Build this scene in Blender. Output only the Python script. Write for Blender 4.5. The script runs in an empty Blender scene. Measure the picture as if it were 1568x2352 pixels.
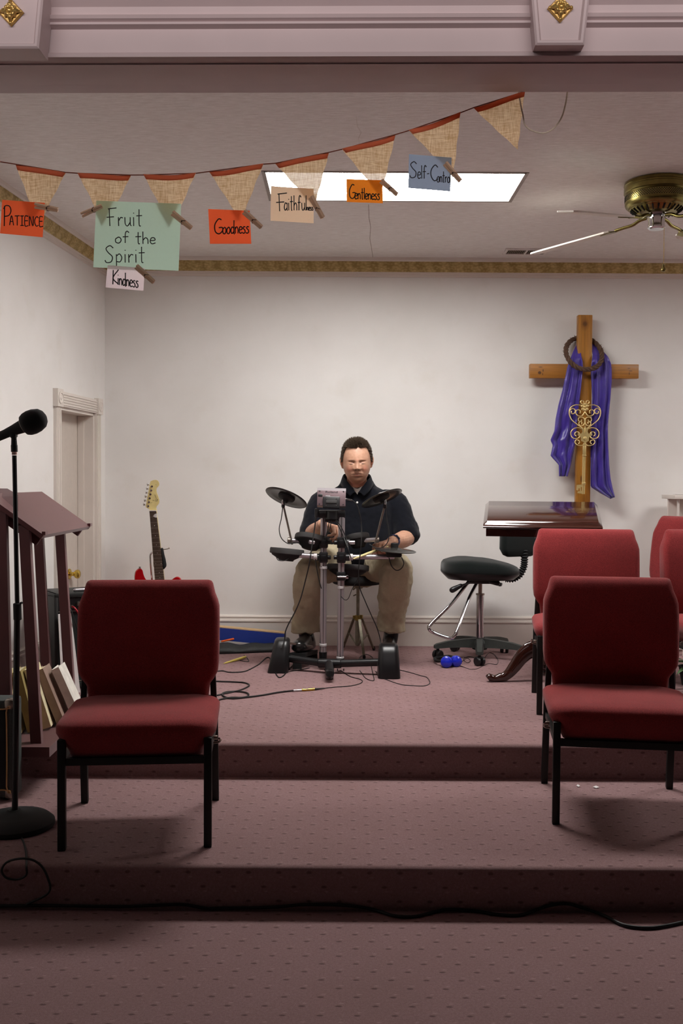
import bpy, bmesh, math, random
from mathutils import Vector, Matrix, Euler
random.seed(7)
SC = bpy.context.scene
COL = SC.collection
V = Vector
PI = math.pi
R = math.radians

# ------------------------------------------------------------------ camera
FPX = 2287.0
CAMZ = 1.35
PITCH = -0.031
ROLL = 0.006
_F = V((0, math.cos(PITCH), math.sin(PITCH)))
_R0 = V((1, 0, 0))
_U0 = _R0.cross(_F)
_Rt = _R0 * math.cos(ROLL) + _U0 * math.sin(ROLL)
_Up = _U0 * math.cos(ROLL) - _R0 * math.sin(ROLL)
cam_d = bpy.data.cameras.new('camera')
cam = bpy.data.objects.new('camera', cam_d)
COL.objects.link(cam)
mrot = Matrix((_Rt, _Up, -_F)).transposed().to_4x4()
cam.matrix_world = Matrix.Translation((0, 0, CAMZ)) @ mrot
cam_d.sensor_fit = 'VERTICAL'
cam_d.sensor_height = 36.0
cam_d.sensor_width = 24.0
cam_d.lens = FPX * 36.0 / 2352.0
cam_d.clip_start = 0.05
SC.camera = cam

# ------------------------------------------------------------------ light and exposure
PANEL_STRENGTH = 37.5
PANEL_COLOR = (1.0, 0.975, 0.945)
SIDE_PANEL_STRENGTH = 23.0
HALL_FILL_POWER = 15.5
WORLD_STRENGTH = 0.006
w = bpy.data.worlds.new('world'); SC.world = w; w.use_nodes = True
w.node_tree.nodes['Background'].inputs[0].default_value = (1.0, 0.86, 0.82, 1)
w.node_tree.nodes['Background'].inputs[1].default_value = WORLD_STRENGTH
ld = bpy.data.lights.new('hall_fill', 'AREA'); ld.shape = 'RECTANGLE'; ld.size = 4.6; ld.size_y = 0.16  # unseen strip light added to brighten beam and cards, narrowed to miss the chairs
ld.energy = HALL_FILL_POWER; ld.spread = R(114); ld.color = (1.0, 0.89, 0.88)
lo = bpy.data.objects.new('hall_fill', ld); COL.objects.link(lo)
lo.location = (0.1, 1.55, 2.75); lo.rotation_euler = (R(105), 0, 0)
SC.view_settings.view_transform = 'Standard'
SC.view_settings.look = 'None'
SC.view_settings.gamma = 1.0
SC.view_settings.use_curve_mapping = False
SC.view_settings.exposure = 0.0
SC.cycles.use_denoising = True
SC.cycles.max_bounces = 10
SC.cycles.diffuse_bounces = 6
SC.cycles.sample_clamp_indirect = 6.0

# ------------------------------------------------------------------ place helpers: a point seen at (px, py)
def ray(px, py):
    return _F + _Rt * ((px - 784.0) / FPX) + _Up * ((1176.0 - py) / FPX)
def pt(px, py, Y):
    r = ray(px, py); t = Y / r.y
    return V((r.x * t, Y, CAMZ + r.z * t))
def onz(px, py, z):
    r = ray(px, py); t = (z - CAMZ) / r.z
    return V((r.x * t, r.y * t, z))

# ------------------------------------------------------------------ mesh helpers
def catmull(P, n=6, closed=False):
    P = [V(p) for p in P]; out = []; N = len(P)
    rng = range(N) if closed else range(N - 1)
    for i in rng:
        if closed:
            a, b, c, d = P[(i-1) % N], P[i], P[(i+1) % N], P[(i+2) % N]
        else:
            b, c = P[i], P[i+1]
            a = P[i-1] if i > 0 else b * 2 - c
            d = P[i+2] if i + 2 < N else c * 2 - b
        for k in range(n):
            t = k / n
            out.append(0.5 * ((2*b) + (c-a)*t + (2*a-5*b+4*c-d)*t*t + (3*b-a-3*c+d)*t*t*t))
    if not closed: out.append(P[-1])
    return out

def world(o):
    m = o.matrix_basis.copy()
    while o.parent:
        o = o.parent; m = o.matrix_basis @ m
    return m

def rrect(cx, cy, hx, hy, rad, z, n=4):
    rad = min(rad, hx * .999, hy * .999); pts = []
    for (sx, sy, a0) in ((1, 1, 0), (-1, 1, 90), (-1, -1, 180), (1, -1, 270)):
        for k in range(n + 1):
            a = R(a0 + 90 * k / n)
            pts.append(V((cx + sx*(hx-rad) + rad*math.cos(a), cy + sy*(hy-rad) + rad*math.sin(a), z)))
    return pts

def ell(cx, cy, rx, ry, z, n=28, p=2.0):
    pts = []
    for k in range(n):
        a = 2*PI*k/n; c, s = math.cos(a), math.sin(a)
        pts.append(V((cx + rx*math.copysign(abs(c)**(2/p), c), cy + ry*math.copysign(abs(s)**(2/p), s), z)))
    return pts

class MB:
    def __init__(s): s.bm = bmesh.new()
    def face(s, pts):
        return s.bm.faces.new([s.bm.verts.new(p) for p in pts])
    def box(s, c, size, rot=None, bevel=0.0, seg=2):
        m = Matrix.Translation(V(c))
        if rot is not None: m = m @ (rot.to_matrix().to_4x4() if isinstance(rot, Euler) else rot.to_4x4())
        m = m @ Matrix.Diagonal((size[0], size[1], size[2], 1))
        r = bmesh.ops.create_cube(s.bm, size=1.0, matrix=m)
        if bevel > 0:
            es = list({e for v in r['verts'] for e in v.link_edges})
            bmesh.ops.bevel(s.bm, geom=es, offset=bevel, segments=seg, affect='EDGES', profile=0.5)
        return s
    def bar(s, a, b, w, h=None, up=(0, 0, 1), bevel=0.0):
        a, b = V(a), V(b); h = h or w; d = b - a; L = d.length; z = d.normalized(); u = V(up)
        if abs(z.dot(u)) > .97: u = V((0, 1, 0))
        x = u.cross(z).normalized(); y = z.cross(x)
        return s.box((a+b)/2, (w, h, L), Matrix((x, y, z)).transposed(), bevel)
    def loft(s, rings, cap=True, closed=False):
        vs = [[s.bm.verts.new(p) for p in r] for r in rings]; n = len(vs[0])
        for i in range(len(vs) - (0 if closed else 1)):
            A, B = vs[i], vs[(i+1) % len(vs)]
            for k in range(n):
                s.bm.faces.new((A[k], A[(k+1) % n], B[(k+1) % n], B[k]))
        if cap and not closed:
            s.bm.faces.new(list(reversed(vs[0]))); s.bm.faces.new(vs[-1])
        return s
    def grid(s, rows):
        vs = [[s.bm.verts.new(p) for p in r] for r in rows]
        for i in range(len(vs)-1):
            for k in range(len(vs[0])-1):
                s.bm.faces.new((vs[i][k], vs[i][k+1], vs[i+1][k+1], vs[i+1][k]))
        return s
    def tube(s, pts, r, n=8, closed=False, flat=None):
        pts = [V(p) for p in pts]; N = len(pts)
        rad = list(r) if isinstance(r, (list, tuple)) else [r]*N
        if len(rad) != N:
            q = len(rad)-1; rad = [rad[int(i*q/(N-1))] + (rad[min(q, int(i*q/(N-1))+1)]-rad[int(i*q/(N-1))])*((i*q/(N-1)) % 1) for i in range(N)]
        rings = []; nrm = None
        for i in range(N):
            if closed: t = pts[(i+1) % N] - pts[i-1]
            else: t = pts[min(i+1, N-1)] - pts[max(i-1, 0)]
            if t.length < 1e-9: t = V((0, 0, 1))
            t.normalize()
            if nrm is None:
                ref = V(flat) if flat else (V((0, 0, 1)) if abs(t.z) < .9 else V((0, 1, 0)))
                nrm = (ref - t*ref.dot(t)).normalized()
            else:
                q = nrm - t*nrm.dot(t)
                nrm = q.normalized() if q.length > 1e-6 else t.orthogonal().normalized()
            b = t.cross(nrm)
            rings.append([pts[i] + (nrm*math.cos(2*PI*k/n) + b*math.sin(2*PI*k/n))*rad[i] for k in range(n)])
        return s.loft(rings, cap=not closed, closed=closed)
    def limb(s, pts, radii, n=16):
        # tapered tube with round ends
        P = catmull(pts, 8); N = len(P); q = len(radii)-1
        rad = []
        for i in range(N):
            u = i*q/(N-1); k = min(q-1, int(u)); f = u-k; f = f*f*(3-2*f)
            rad.append(radii[k]*(1-f) + radii[k+1]*f)
        d0 = (P[0]-P[1]).normalized(); d1 = (P[-1]-P[-2]).normalized()
        pre = [P[0] + d0*rad[0]*math.sin(a) for a in (R(80), R(60), R(30))]; prr = [rad[0]*math.cos(a) for a in (R(80), R(60), R(30))]
        suf = [P[-1] + d1*rad[-1]*math.sin(a) for a in (R(30), R(60), R(80))]; sur = [rad[-1]*math.cos(a) for a in (R(30), R(60), R(80))]
        return s.tube(pre+P+suf, prr+rad+sur, n)
    def lathe(s, prof, M=None, n=32):
        M = M or Matrix.Identity(4); rings = []
        for (r, z) in prof:
            rings.append([M @ V((max(r, 1e-4)*math.cos(2*PI*k/n), max(r, 1e-4)*math.sin(2*PI*k/n), z)) for k in range(n)])
        return s.loft(rings)
    def ball(s, c, r, n=16, M=None):
        rr = (r, r, r) if not isinstance(r, (tuple, list)) else r
        m = Matrix.Translation(V(c)) @ (M.to_4x4() if M else Matrix.Identity(4)) @ Matrix.Diagonal((*rr, 1))
        bmesh.ops.create_uvsphere(s.bm, u_segments=n, v_segments=max(6, n//2), radius=1, matrix=m); return s
    def cyl(s, a, b, r, n=20, r2=None, bevel=0.0):
        a, b = V(a), V(b); d = b-a; L = d.length
        M = Matrix.Translation(a) @ d.to_track_quat('Z', 'Y').to_matrix().to_4x4(); r2 = r if r2 is None else r2
        if bevel > 0:
            return s.lathe([(r-bevel, 0), (r, bevel), (r2, L-bevel), (r2-bevel, L)], M, n)
        return s.lathe([(r, 0), (r2, L)], M, n)
    def prism(s, pts, ext):
        e = V(ext); pts = [V(p) for p in pts]
        return s.loft([pts, [p+e for p in pts]])
    def extrude(s, prof, P0, P1, A, B):
        A, B = V(A), V(B)
        return s.loft([[V(P0)+A*a+B*b for a, b in prof], [V(P1)+A*a+B*b for a, b in prof]])
    def build(s, name, mat, parent=None, smooth=True, angle=38):
        bm = s.bm
        bmesh.ops.recalc_face_normals(bm, faces=bm.faces[:])
        for f in bm.faces: f.smooth = smooth
        if smooth:
            la = R(angle)
            for e in bm.edges:
                if len(e.link_faces) == 2:
                    e.smooth = e.calc_face_angle(0) < la
        me = bpy.data.meshes.new(name); bm.to_mesh(me); bm.free()
        o = bpy.data.objects.new(name, me); COL.objects.link(o)
        if mat is not None: me.materials.append(mat)
        if parent is not None:
            me.transform(world(parent).inverted()); o.parent = parent
        else:
            xs = [v.co for v in me.vertices]
            if xs:
                c = V(((min(v.x for v in xs)+max(v.x for v in xs))/2, (min(v.y for v in xs)+max(v.y for v in xs))/2, min(v.z for v in xs)))
                me.transform(Matrix.Translation(-c)); o.location = c
        return o

def tag(o, label, cat, group=None):
    o['label'] = label; o['category'] = cat
    if group: o['group'] = group
    return o
def thing(name, label, cat, loc=(0, 0, 0), rotz=0.0, group=None):
    o = bpy.data.objects.new(name, None); COL.objects.link(o); o.empty_display_size = .05
    o.location = loc; o.rotation_euler = (0, 0, rotz)
    return tag(o, label, cat, group)
def struct(o):
    o['kind'] = 'structure'; return o
def dup(root, matrix=None, label=None, parent=None):
    r = root.copy(); COL.objects.link(r)
    if parent: r.parent = parent
    for ch in list(root.children): dup(ch, parent=r)
    if matrix is not None: r.matrix_basis = matrix
    if label: r['label'] = label
    return r
def remesh(o, vox, it=6, fac=.5):
    m = o.modifiers.new('remesh', 'REMESH'); m.mode = 'VOXEL'; m.voxel_size = vox; m.use_smooth_shade = True
    if it:
        q = o.modifiers.new('smooth', 'SMOOTH'); q.iterations = it; q.factor = fac
    return o
def split_islands(o, name=None):
    # every separate piece of a part becomes a part of its own
    bm = bmesh.new(); bm.from_mesh(o.data); bm.faces.ensure_lookup_table()
    seen = {}; groups = []
    for f in bm.faces:
        if f.index in seen: continue
        g = []; st = [f]; seen[f.index] = 1
        while st:
            q = st.pop(); g.append(q.index)
            for v in q.verts:
                for h in v.link_faces:
                    if h.index not in seen: seen[h.index] = 1; st.append(h)
        groups.append(set(g))
    bm.free()
    if len(groups) < 2: return [o]
    out = []
    src = o.data
    for k, g in enumerate(groups):
        me = src.copy(); b2 = bmesh.new(); b2.from_mesh(me); b2.faces.ensure_lookup_table()
        bmesh.ops.delete(b2, geom=[f for f in b2.faces if f.index not in g], context='FACES'); b2.to_mesh(me); b2.free()
        if k == 0: o.data = me; o.name = name or o.name; out.append(o)
        else:
            n_ = o.copy(); n_.data = me; COL.objects.link(n_); n_.name = name or o.name; out.append(n_)
    return out
def mirrorx(pts, cx): return [(2*cx-a, b) for a, b in pts]

# ------------------------------------------------------------------ materials
def lin(c):
    f = lambda u: (u/255/12.92) if u/255 <= .04045 else ((u/255+.055)/1.055)**2.4
    return (f(c[0]), f(c[1]), f(c[2]), 1.0)
class NT:
    def __init__(s, name):
        s.m = bpy.data.materials.new(name); s.m.use_nodes = True; s.t = s.m.node_tree
        s.b = s.t.nodes['Principled BSDF']; s._c = None
    def n(s, typ, **kw):
        x = s.t.nodes.new(typ)
        for k, v in kw.items():
            if k.startswith('i_'):
                x.inputs[int(k[2:]) if k[2:].isdigit() else k[2:].replace('_', ' ')].default_value = v
            else: setattr(x, k, v)
        return x
    def l(s, a, b): s.t.links.new(a, b)
    def coord(s):
        if s._c is None: s._c = s.n('ShaderNodeTexCoord').outputs['Object']
        return s._c
    def noise(s, scale, detail=3, stretch=None, rough=.55, co=None):
        co = co or s.coord()
        if stretch:
            mp = s.n('ShaderNodeMapping'); mp.inputs['Scale'].default_value = stretch; s.l(co, mp.inputs[0]); co = mp.outputs[0]
        x = s.n('ShaderNodeTexNoise'); x.inputs['Scale'].default_value = scale; x.inputs['Detail'].default_value = detail
        x.inputs['Roughness'].default_value = rough; s.l(co, x.inputs['Vector']); return x.outputs['Fac']
    def mix(s, fac, a, b, blend='MIX'):
        x = s.n('ShaderNodeMix', data_type='RGBA', blend_type=blend)
        for sock, v in ((x.inputs[0], fac), (x.inputs[6], a), (x.inputs[7], b)):
            if hasattr(v, 'node'): s.l(v, sock)
            else: sock.default_value = v
        return x.outputs[2]
    def math(s, op, a, b=0.0, c=None):
        x = s.n('ShaderNodeMath', operation=op)
        for i, v in enumerate((a, b) if c is None else (a, b, c)):
            if hasattr(v, 'node'): s.l(v, x.inputs[i])
            else: x.inputs[i].default_value = v
        return x.outputs[0]
    def ramp(s, fac, lo, hi, a=0.0, b=1.0):
        x = s.n('ShaderNodeMapRange'); x.clamp = True
        s.l(fac, x.inputs[0]); x.inputs[1].default_value = lo; x.inputs[2].default_value = hi; x.inputs[3].default_value = a; x.inputs[4].default_value = b
        return x.outputs[0]
    def bump(s, h, strength=.3, dist=.002):
        x = s.n('ShaderNodeBump'); x.inputs['Strength'].default_value = strength; x.inputs['Distance'].default_value = dist
        s.l(h, x.inputs['Height']); s.l(x.outputs[0], s.b.inputs['Normal'])
    def base(s, c):
        if hasattr(c, 'node'): s.l(c, s.b.inputs['Base Color'])
        else: s.b.inputs['Base Color'].default_value = c
    def set(s, **kw):
        for k, v in kw.items(): s.b.inputs[k.replace('_', ' ')].default_value = v
        return s
    def spots(s, col, items, co=None):
        co = co or s.coord()
        for (c, r, rgb, amt, soft) in items:
            a = s.n('ShaderNodeVectorMath', operation='SUBTRACT'); s.l(co, a.inputs[0]); a.inputs[1].default_value = c
            d = s.n('ShaderNodeVectorMath', operation='DIVIDE'); s.l(a.outputs[0], d.inputs[0]); d.inputs[1].default_value = r
            L = s.n('ShaderNodeVectorMath', operation='LENGTH'); s.l(d.outputs[0], L.inputs[0])
            f = s.ramp(L.outputs['Value'], 1.0 - soft, 1.0, amt, 0.0)
            col = s.mix(f, col, lin(rgb))
        return col
def sc(c, k): return (c[0]*k, c[1]*k, c[2]*k)
def plain(name, rgb, rough=.5, metal=0.0, var=.08, scale=30, bump=0.0, bscale=200, bdist=.001, coat=0.0, spec=.5):
    t = NT(name); t.set(Roughness=rough, Metallic=metal, Coat_Weight=coat); t.b.inputs['Specular IOR Level'].default_value = spec
    t.base(t.mix(t.noise(scale), lin(sc(rgb, 1-var)), lin([min(255, v*(1+var)) for v in rgb])))
    if bump: t.bump(t.noise(bscale, 4), bump, bdist)
    return t.m
def fabric(name, rgb, var=.22, scale=420, bump=.5, dist=.002, sheen=.25, rough=.95):
    t = NT(name); t.set(Roughness=rough, Sheen_Weight=sheen, Sheen_Roughness=.5); t.b.inputs['Specular IOR Level'].default_value = .1
    f = t.noise(scale, 4, rough=.75)
    c = t.mix(t.ramp(f, .3, .7), lin(sc(rgb, 1-var)), lin([min(255, v*(1+var)) for v in rgb]))
    t.base(t.mix(t.ramp(t.noise(9, 2), .35, .65, 0, .25), c, lin(sc(rgb, .85))))
    t.bump(f, bump, dist); return t.m
def wood(name, rgb, axis, dark=.7, rough=.4, coat=.2, spots=()):
    t = NT(name); t.set(Roughness=rough, Coat_Weight=coat)
    st = [22.0, 22.0, 22.0]; st[axis] = 1.2
    f = t.noise(3.0, 5, tuple(st), .6)
    c = t.mix(t.ramp(f, .35, .68), lin(sc(rgb, dark)), lin(rgb))
    c = t.mix(t.ramp(t.noise(2.2, 2), .4, .7, 0, .3), c, lin(sc(rgb, .85)))
    c = t.spots(c, spots)
    t.base(c); t.bump(f, .08, .001); return t.m

def carpet():
    t = NT('mauve_carpet'); t.set(Roughness=1.0); t.b.inputs['Specular IOR Level'].default_value = .05
    g = t.n('ShaderNodeNewGeometry').outputs['Position']
    sp = t.n('ShaderNodeSeparateXYZ'); t.l(g, sp.inputs[0])
    x = sp.outputs[0]; yz = t.math('SUBTRACT', sp.outputs[1], sp.outputs[2])
    wob = t.noise(14, 2, co=g)
    f1 = t.noise(520, 3, co=g, rough=.8); f2 = t.noise(130, 3, co=g, rough=.7)
    base = t.mix(t.ramp(f1, .28, .72), lin((132, 100, 102)), lin((200, 168, 168)))
    base = t.mix(t.ramp(f2, .35, .65, 0, .45), base, lin((138, 108, 109)))
    base = t.mix(t.ramp(t.noise(3, 3, co=g), .4, .7, 0, .25), base, lin((148, 118, 112)))
    def lat(ox, oy, sx, sy):
        a = t.math('FRACT', t.math('ADD', t.math('MULTIPLY', x, 1/.095), ox)); b = t.math('FRACT', t.math('ADD', t.math('MULTIPLY', yz, 1/.09), oy))
        a = t.math('MULTIPLY', t.math('SUBTRACT', a, .5), sx); b = t.math('MULTIPLY', t.math('SUBTRACT', b, .5), sy)
        d = t.math('SQRT', t.math('ADD', t.math('MULTIPLY', a, a), t.math('MULTIPLY', b, b)))
        return t.math('ADD', d, t.math('MULTIPLY', t.math('SUBTRACT', wob, .5), .03))
    for o, sy in (((0, 0), 1.0), ((.5, .5), 1.0)):
        base = t.mix(t.ramp(lat(o[0], o[1], 1.0, 1.9), .06, .12, .52, 0), base, lin((58, 42, 46)))
        base = t.mix(t.ramp(lat(o[0]-.07, o[1]-.16, 1.0, 2.2), .03, .09, .28, 0), base, lin((220, 186, 182)))
    t.base(base); t.bump(f1, .8, .004); return t.m

M = {}
M['carpet'] = carpet()
def _wall():
    t = NT('painted_wall'); t.set(Roughness=.6)
    c = t.mix(t.ramp(t.noise(1.6, 4), .35, .7), lin((235, 233, 230)), lin((226, 223, 219)))
    c = t.mix(t.ramp(t.noise(5, 5), .58, .75, 0, .16), c, lin((204, 194, 176)))
    t.base(c); t.bump(t.noise(160, 3), .12, .002); return t.m
M['wall'] = _wall()
def _ceil():
    t = NT('brushed_ceiling'); t.set(Roughness=.42)
    f = t.noise(16, 5, (1.0, 5.0, 1.0), .7)
    t.base(t.mix(t.ramp(f, .33, .67), lin((222, 216, 211)), lin((244, 241, 238))))
    t.bump(f, .45, .008); return t.m
M['ceiling'] = _ceil()
M['trim'] = plain('white_trim', (222, 214, 206), .45, var=.03, scale=8)
M['beamwhite'] = plain('beam_paint', (206, 188, 188), .5, var=.04, scale=5, bump=.1, bscale=60)
def _gold_frieze():
    t = NT('gold_frieze'); t.set(Roughness=.5, Metallic=.08)
    g = t.n('ShaderNodeNewGeometry').outputs['Position']
    v = t.n('ShaderNodeTexVoronoi'); v.feature = 'SMOOTH_F1'; v.inputs['Scale'].default_value = 62; mp = t.n('ShaderNodeMapping'); mp.inputs['Scale'].default_value = (1, 1, 1.6)
    t.l(g, mp.inputs[0]); t.l(mp.outputs[0], v.inputs['Vector'])
    s2 = t.n('ShaderNodeSeparateXYZ'); t.l(g, s2.inputs[0])
    wv = t.math('SINE', t.math('MULTIPLY', t.math('SUBTRACT', s2.outputs[0], s2.outputs[1]), 2*PI/.1))
    h = t.math('ADD', t.math('MULTIPLY', t.math('SUBTRACT', 1.0, v.outputs['Distance']), .8), t.math('MULTIPLY', wv, .12))
    t.base(t.mix(t.ramp(h, .25, .85), lin((160, 138, 78)), lin((212, 190, 132)))); t.bump(h, .8, .006); return t.m
M['frieze'] = _gold_frieze()
M['gold'] = plain('gold_paint', (206, 172, 102), .35, .75, var=.15, scale=90, bump=.3, bscale=250)
M['keygold'] = plain('pale_gold', (212, 188, 128), .38, .55, var=.06)
M['brass'] = plain('antique_brass', (128, 118, 70), .26, .95, var=.2, scale=25)
M['polbrass'] = plain('polished_brass', (214, 186, 92), .15, 1.0, var=.04)
M['chrome'] = plain('chrome', (205, 205, 208), .1, 1.0, var=.03)
M['nickel'] = plain('dull_nickel', (160, 150, 140), .3, .9, var=.12)
M['alu'] = plain('silver_aluminium', (188, 182, 186), .3, .75, var=.03)
M['aluback'] = plain('mauve_silver_panel', (104, 84, 88), .5, .3, var=.05)
M['black'] = plain('black_plastic', (20, 20, 22), .35, var=.1)
M['blackmatte'] = plain('matte_black_plastic', (18, 18, 19), .7, var=.12)
M['rubber'] = plain('black_rubber', (24, 24, 25), .8, var=.12)
M['cymbal'] = plain('dark_cymbal_plastic', (46, 44, 42), .22, var=.1)
M['padtop'] = plain('grey_pad_rubber', (52, 50, 50), .75, var=.1)
M['framemetal'] = plain('textured_black_metal', (26, 26, 24), .5, .3, var=.2, scale=300, bump=.3, bscale=500)
M['maroon'] = fabric('maroon_chair_fabric', (132, 48, 49), .34, sheen=.18)
M['blackcloth'] = fabric('black_seat_fabric', (20, 26, 25), .15)
M['stagewood'] = plain('maroon_painted_wood', (94, 45, 47), .42, var=.06, scale=20)
bpy.data.materials['maroon_painted_wood'].node_tree.nodes['Principled BSDF'].inputs['Sheen Weight'].default_value = .3
M['mahogany'] = wood('dark_mahogany', (62, 30, 22), 0, .75, .13, .6)
M['mahogany_z'] = wood('dark_mahogany_post', (56, 27, 20), 2, .75, .2, .5)
M['paperwhite'] = plain('white_paper', (226, 222, 220), .8, var=.03)
M['ink'] = plain('marker_ink', (22, 18, 22), .7, var=.1)
M['cable'] = plain('black_cable', (16, 15, 15), .5, var=.1)
M['clip'] = wood('clothespin_wood', (250, 214, 178), 0, .92, .6, 0)
M['spring'] = plain('spring_wire', (120, 100, 86), .35, .9)
M['whitestring'] = plain('cotton_string', (214, 204, 184), .9, var=.1, scale=300, bump=.5, bscale=600)
M['redstring'] = plain('red_cord', (120, 66, 50), .9, var=.15)
M['darkhole'] = plain('dark_opening', (10, 10, 8), .8)
def burlap():
    t = NT('burlap'); t.set(Roughness=1.0); t.b.inputs['Specular IOR Level'].default_value = 0
    g = t.n('ShaderNodeNewGeometry').outputs['Position']
    sp = t.n('ShaderNodeSeparateXYZ'); t.l(g, sp.inputs[0])
    wx = t.math('SINE', t.math('ADD', t.math('MULTIPLY', sp.outputs[0], 2*PI/.0021), t.math('MULTIPLY', t.noise(60, 2, co=g), 5)))
    wz = t.math('SINE', t.math('ADD', t.math('MULTIPLY', sp.outputs[2], 2*PI/.0023), t.math('MULTIPLY', t.noise(50, 2, co=g), 5)))
    h = t.math('MAXIMUM', wx, wz)
    n1 = t.noise(40, 3, (12, 1, 1), co=g); n2 = t.noise(40, 3, (1, 1, 12), co=g)
    c = t.mix(t.ramp(t.math('ADD', n1, n2), .75, 1.25), lin((208, 170, 124)), lin((250, 228, 192)))
    t.base(c); t.bump(h, .6, .001)
    tr = t.n('ShaderNodeBsdfTranslucent'); t.l(c, tr.inputs[0])
    m1 = t.n('ShaderNodeMixShader'); m1.inputs[0].default_value = .75; t.l(t.b.outputs[0], m1.inputs[1]); t.l(tr.outputs[0], m1.inputs[2])
    tp = t.n('ShaderNodeBsdfTransparent'); m2 = t.n('ShaderNodeMixShader')
    gap = t.ramp(t.math('MULTIPLY', t.math('SUBTRACT', 1.0, t.math('ABSOLUTE', wx)), t.math('SUBTRACT', 1.0, t.math('ABSOLUTE', wz))), .1, .55, 0.0, .045)
    t.l(gap, m2.inputs[0]); t.l(m1.outputs[0], m2.inputs[1]); t.l(tp.outputs[0], m2.inputs[2])
    out = t.t.nodes['Material Output']; t.l(m2.outputs[0], out.inputs[0]); return t.m
M['burlap'] = burlap()
def paper(name, rgb, tr=.8):
    t = NT(name); t.set(Roughness=.85); t.b.inputs['Specular IOR Level'].default_value = .2
    q_ = min(1.5, .95/max(lin(rgb)[:3])); k_ = [v*q_ for v in lin(rgb)[:3]] + [1.0]; c = t.mix(t.noise(120), [v*.95 for v in k_[:3]] + [1.0], k_); t.base(c)
    q = t.n('ShaderNodeBsdfTranslucent'); t.l(c, q.inputs[0]); m1 = t.n('ShaderNodeMixShader'); m1.inputs[0].default_value = tr
    t.l(t.b.outputs[0], m1.inputs[1]); t.l(q.outputs[0], m1.inputs[2]); t.l(m1.outputs[0], t.t.nodes['Material Output'].inputs[0]); return t.m
M['hem'] = paper('red_brown_hem', (196, 122, 88), .55)
def emis(name, strength):
    t = NT(name); t.base((.9, .9, .9, 1)); t.b.inputs['Emission Color'].default_value = (*PANEL_COLOR, 1); t.b.inputs['Emission Strength'].default_value = strength; return t.m

# ------------------------------------------------------------------ the setting
WALLY = 6.46; CEIL = 2.78; Z1 = .14; Z2 = .28
Y1 = 3.09; Y2 = 4.03
XL = pt(241, 900, WALLY).x; XR = 4.6
WD = V((-.0945, -1, 0)).normalized(); WN = V((1, -.0945, 0)).normalized(); WC = V((XL, WALLY, 0))
def wl(s, z, off=0.0): return WC + WD*s + WN*off + V((0, 0, z))

b = MB(); b.box((1.0, 1.0, -.06), (8.4, 4.4, .12)); struct(b.build('floor', M['carpet']))
def nosing(name, y, ztop, depth, zb):
    # carpeted platform with a rounded front edge
    b = MB(); r = .018
    prof = [(y, zb), (y, ztop - r)] + [(y + r - r*math.cos(R(a)), ztop - r + r*math.sin(R(a))) for a in (30, 60, 90)] + [(y+depth, ztop), (y+depth, zb)]
    b.extrude(prof, (-3.2, 0, 0), (5.2, 0, 0), (0, 1, 0), (0, 0, 1))
    o = struct(b.build(name, M['carpet'])); return o
nosing('floor', Y1, Z1, 1.02, -.1)
nosing('floor', Y2, Z2, WALLY-Y2+.1, -.1)

b = MB(); b.box(((XL+XR)/2-.2, WALLY+.05, 1.4), (XR-XL+1.2, .1, 2.9)); struct(b.build('wall_back', M['wall']))
# left wall with its door opening
SD0, SD1 = .205, .80; ZD = 1.766; ZT = 2.9
b = MB()
def wslab(s0, s1, z0, z1):
    b.loft([[wl(s0, z, o) for z, o in ((z0, 0), (z1, 0), (z1, -.1), (z0, -.1))], [wl(s1, z, o) for z, o in ((z0, 0), (z1, 0), (z1, -.1), (z0, -.1))]])
wslab(-.0, SD0, .0, ZT); wslab(SD1, 4.6, .0, ZT); wslab(SD0, SD1, ZD, ZT)
struct(b.build('wall_left', M['wall'], smooth=False))
b = MB(); b.box((XR+.05, 4.6, 1.4), (.1, 3.8, 2.9)); struct(b.build('wall_right', M['wall']))

# ceiling with a hole for the light panel
LX0, LX1 = pt(607, 393, 4.59).x, pt(1211, 393, 4.59).x
LP = [onz(603, 393, CEIL), onz(1214, 393, CEIL), onz(1183, 463, CEIL), onz(632, 463, CEIL)]
LY0, LY1 = LP[0].y, LP[2].y; LX0, LX1 = LP[0].x, LP[1].x
b = MB()
xs = [-3.0, LX0, LX1, 5.2]; ys = [2.62, LY0, LY1, WALLY+.1]
for i in range(3):
    for j in range(3):
        if i == 1 and j == 1: continue
        b.box(((xs[i]+xs[i+1])/2, (ys[j]+ys[j+1])/2, CEIL+.05), (xs[i+1]-xs[i], ys[j+1]-ys[j], .1))
bmesh.ops.remove_doubles(b.bm, verts=b.bm.verts[:], dist=1e-5)
struct(b.build('ceiling', M['ceiling'], smooth=False))
def seam(pp, wdt=.0022):
    b = MB(); P = [onz(x, y, CEIL-.0006) for x, y in pp]; b.tube(P, wdt, 5); return b
sm = seam([(846, 470), (847, 500), (851, 522), (849, 548), (853, 570), (856, 592)], .0013); struct(sm.build('trim_1', plain('ceiling_crack', (150, 134, 124), .9)))
sm = seam([(818, 268), (820, 290), (829, 305), (823, 318), (825, 330)], .0012); struct(sm.build('trim_2', M['trim']))

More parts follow.
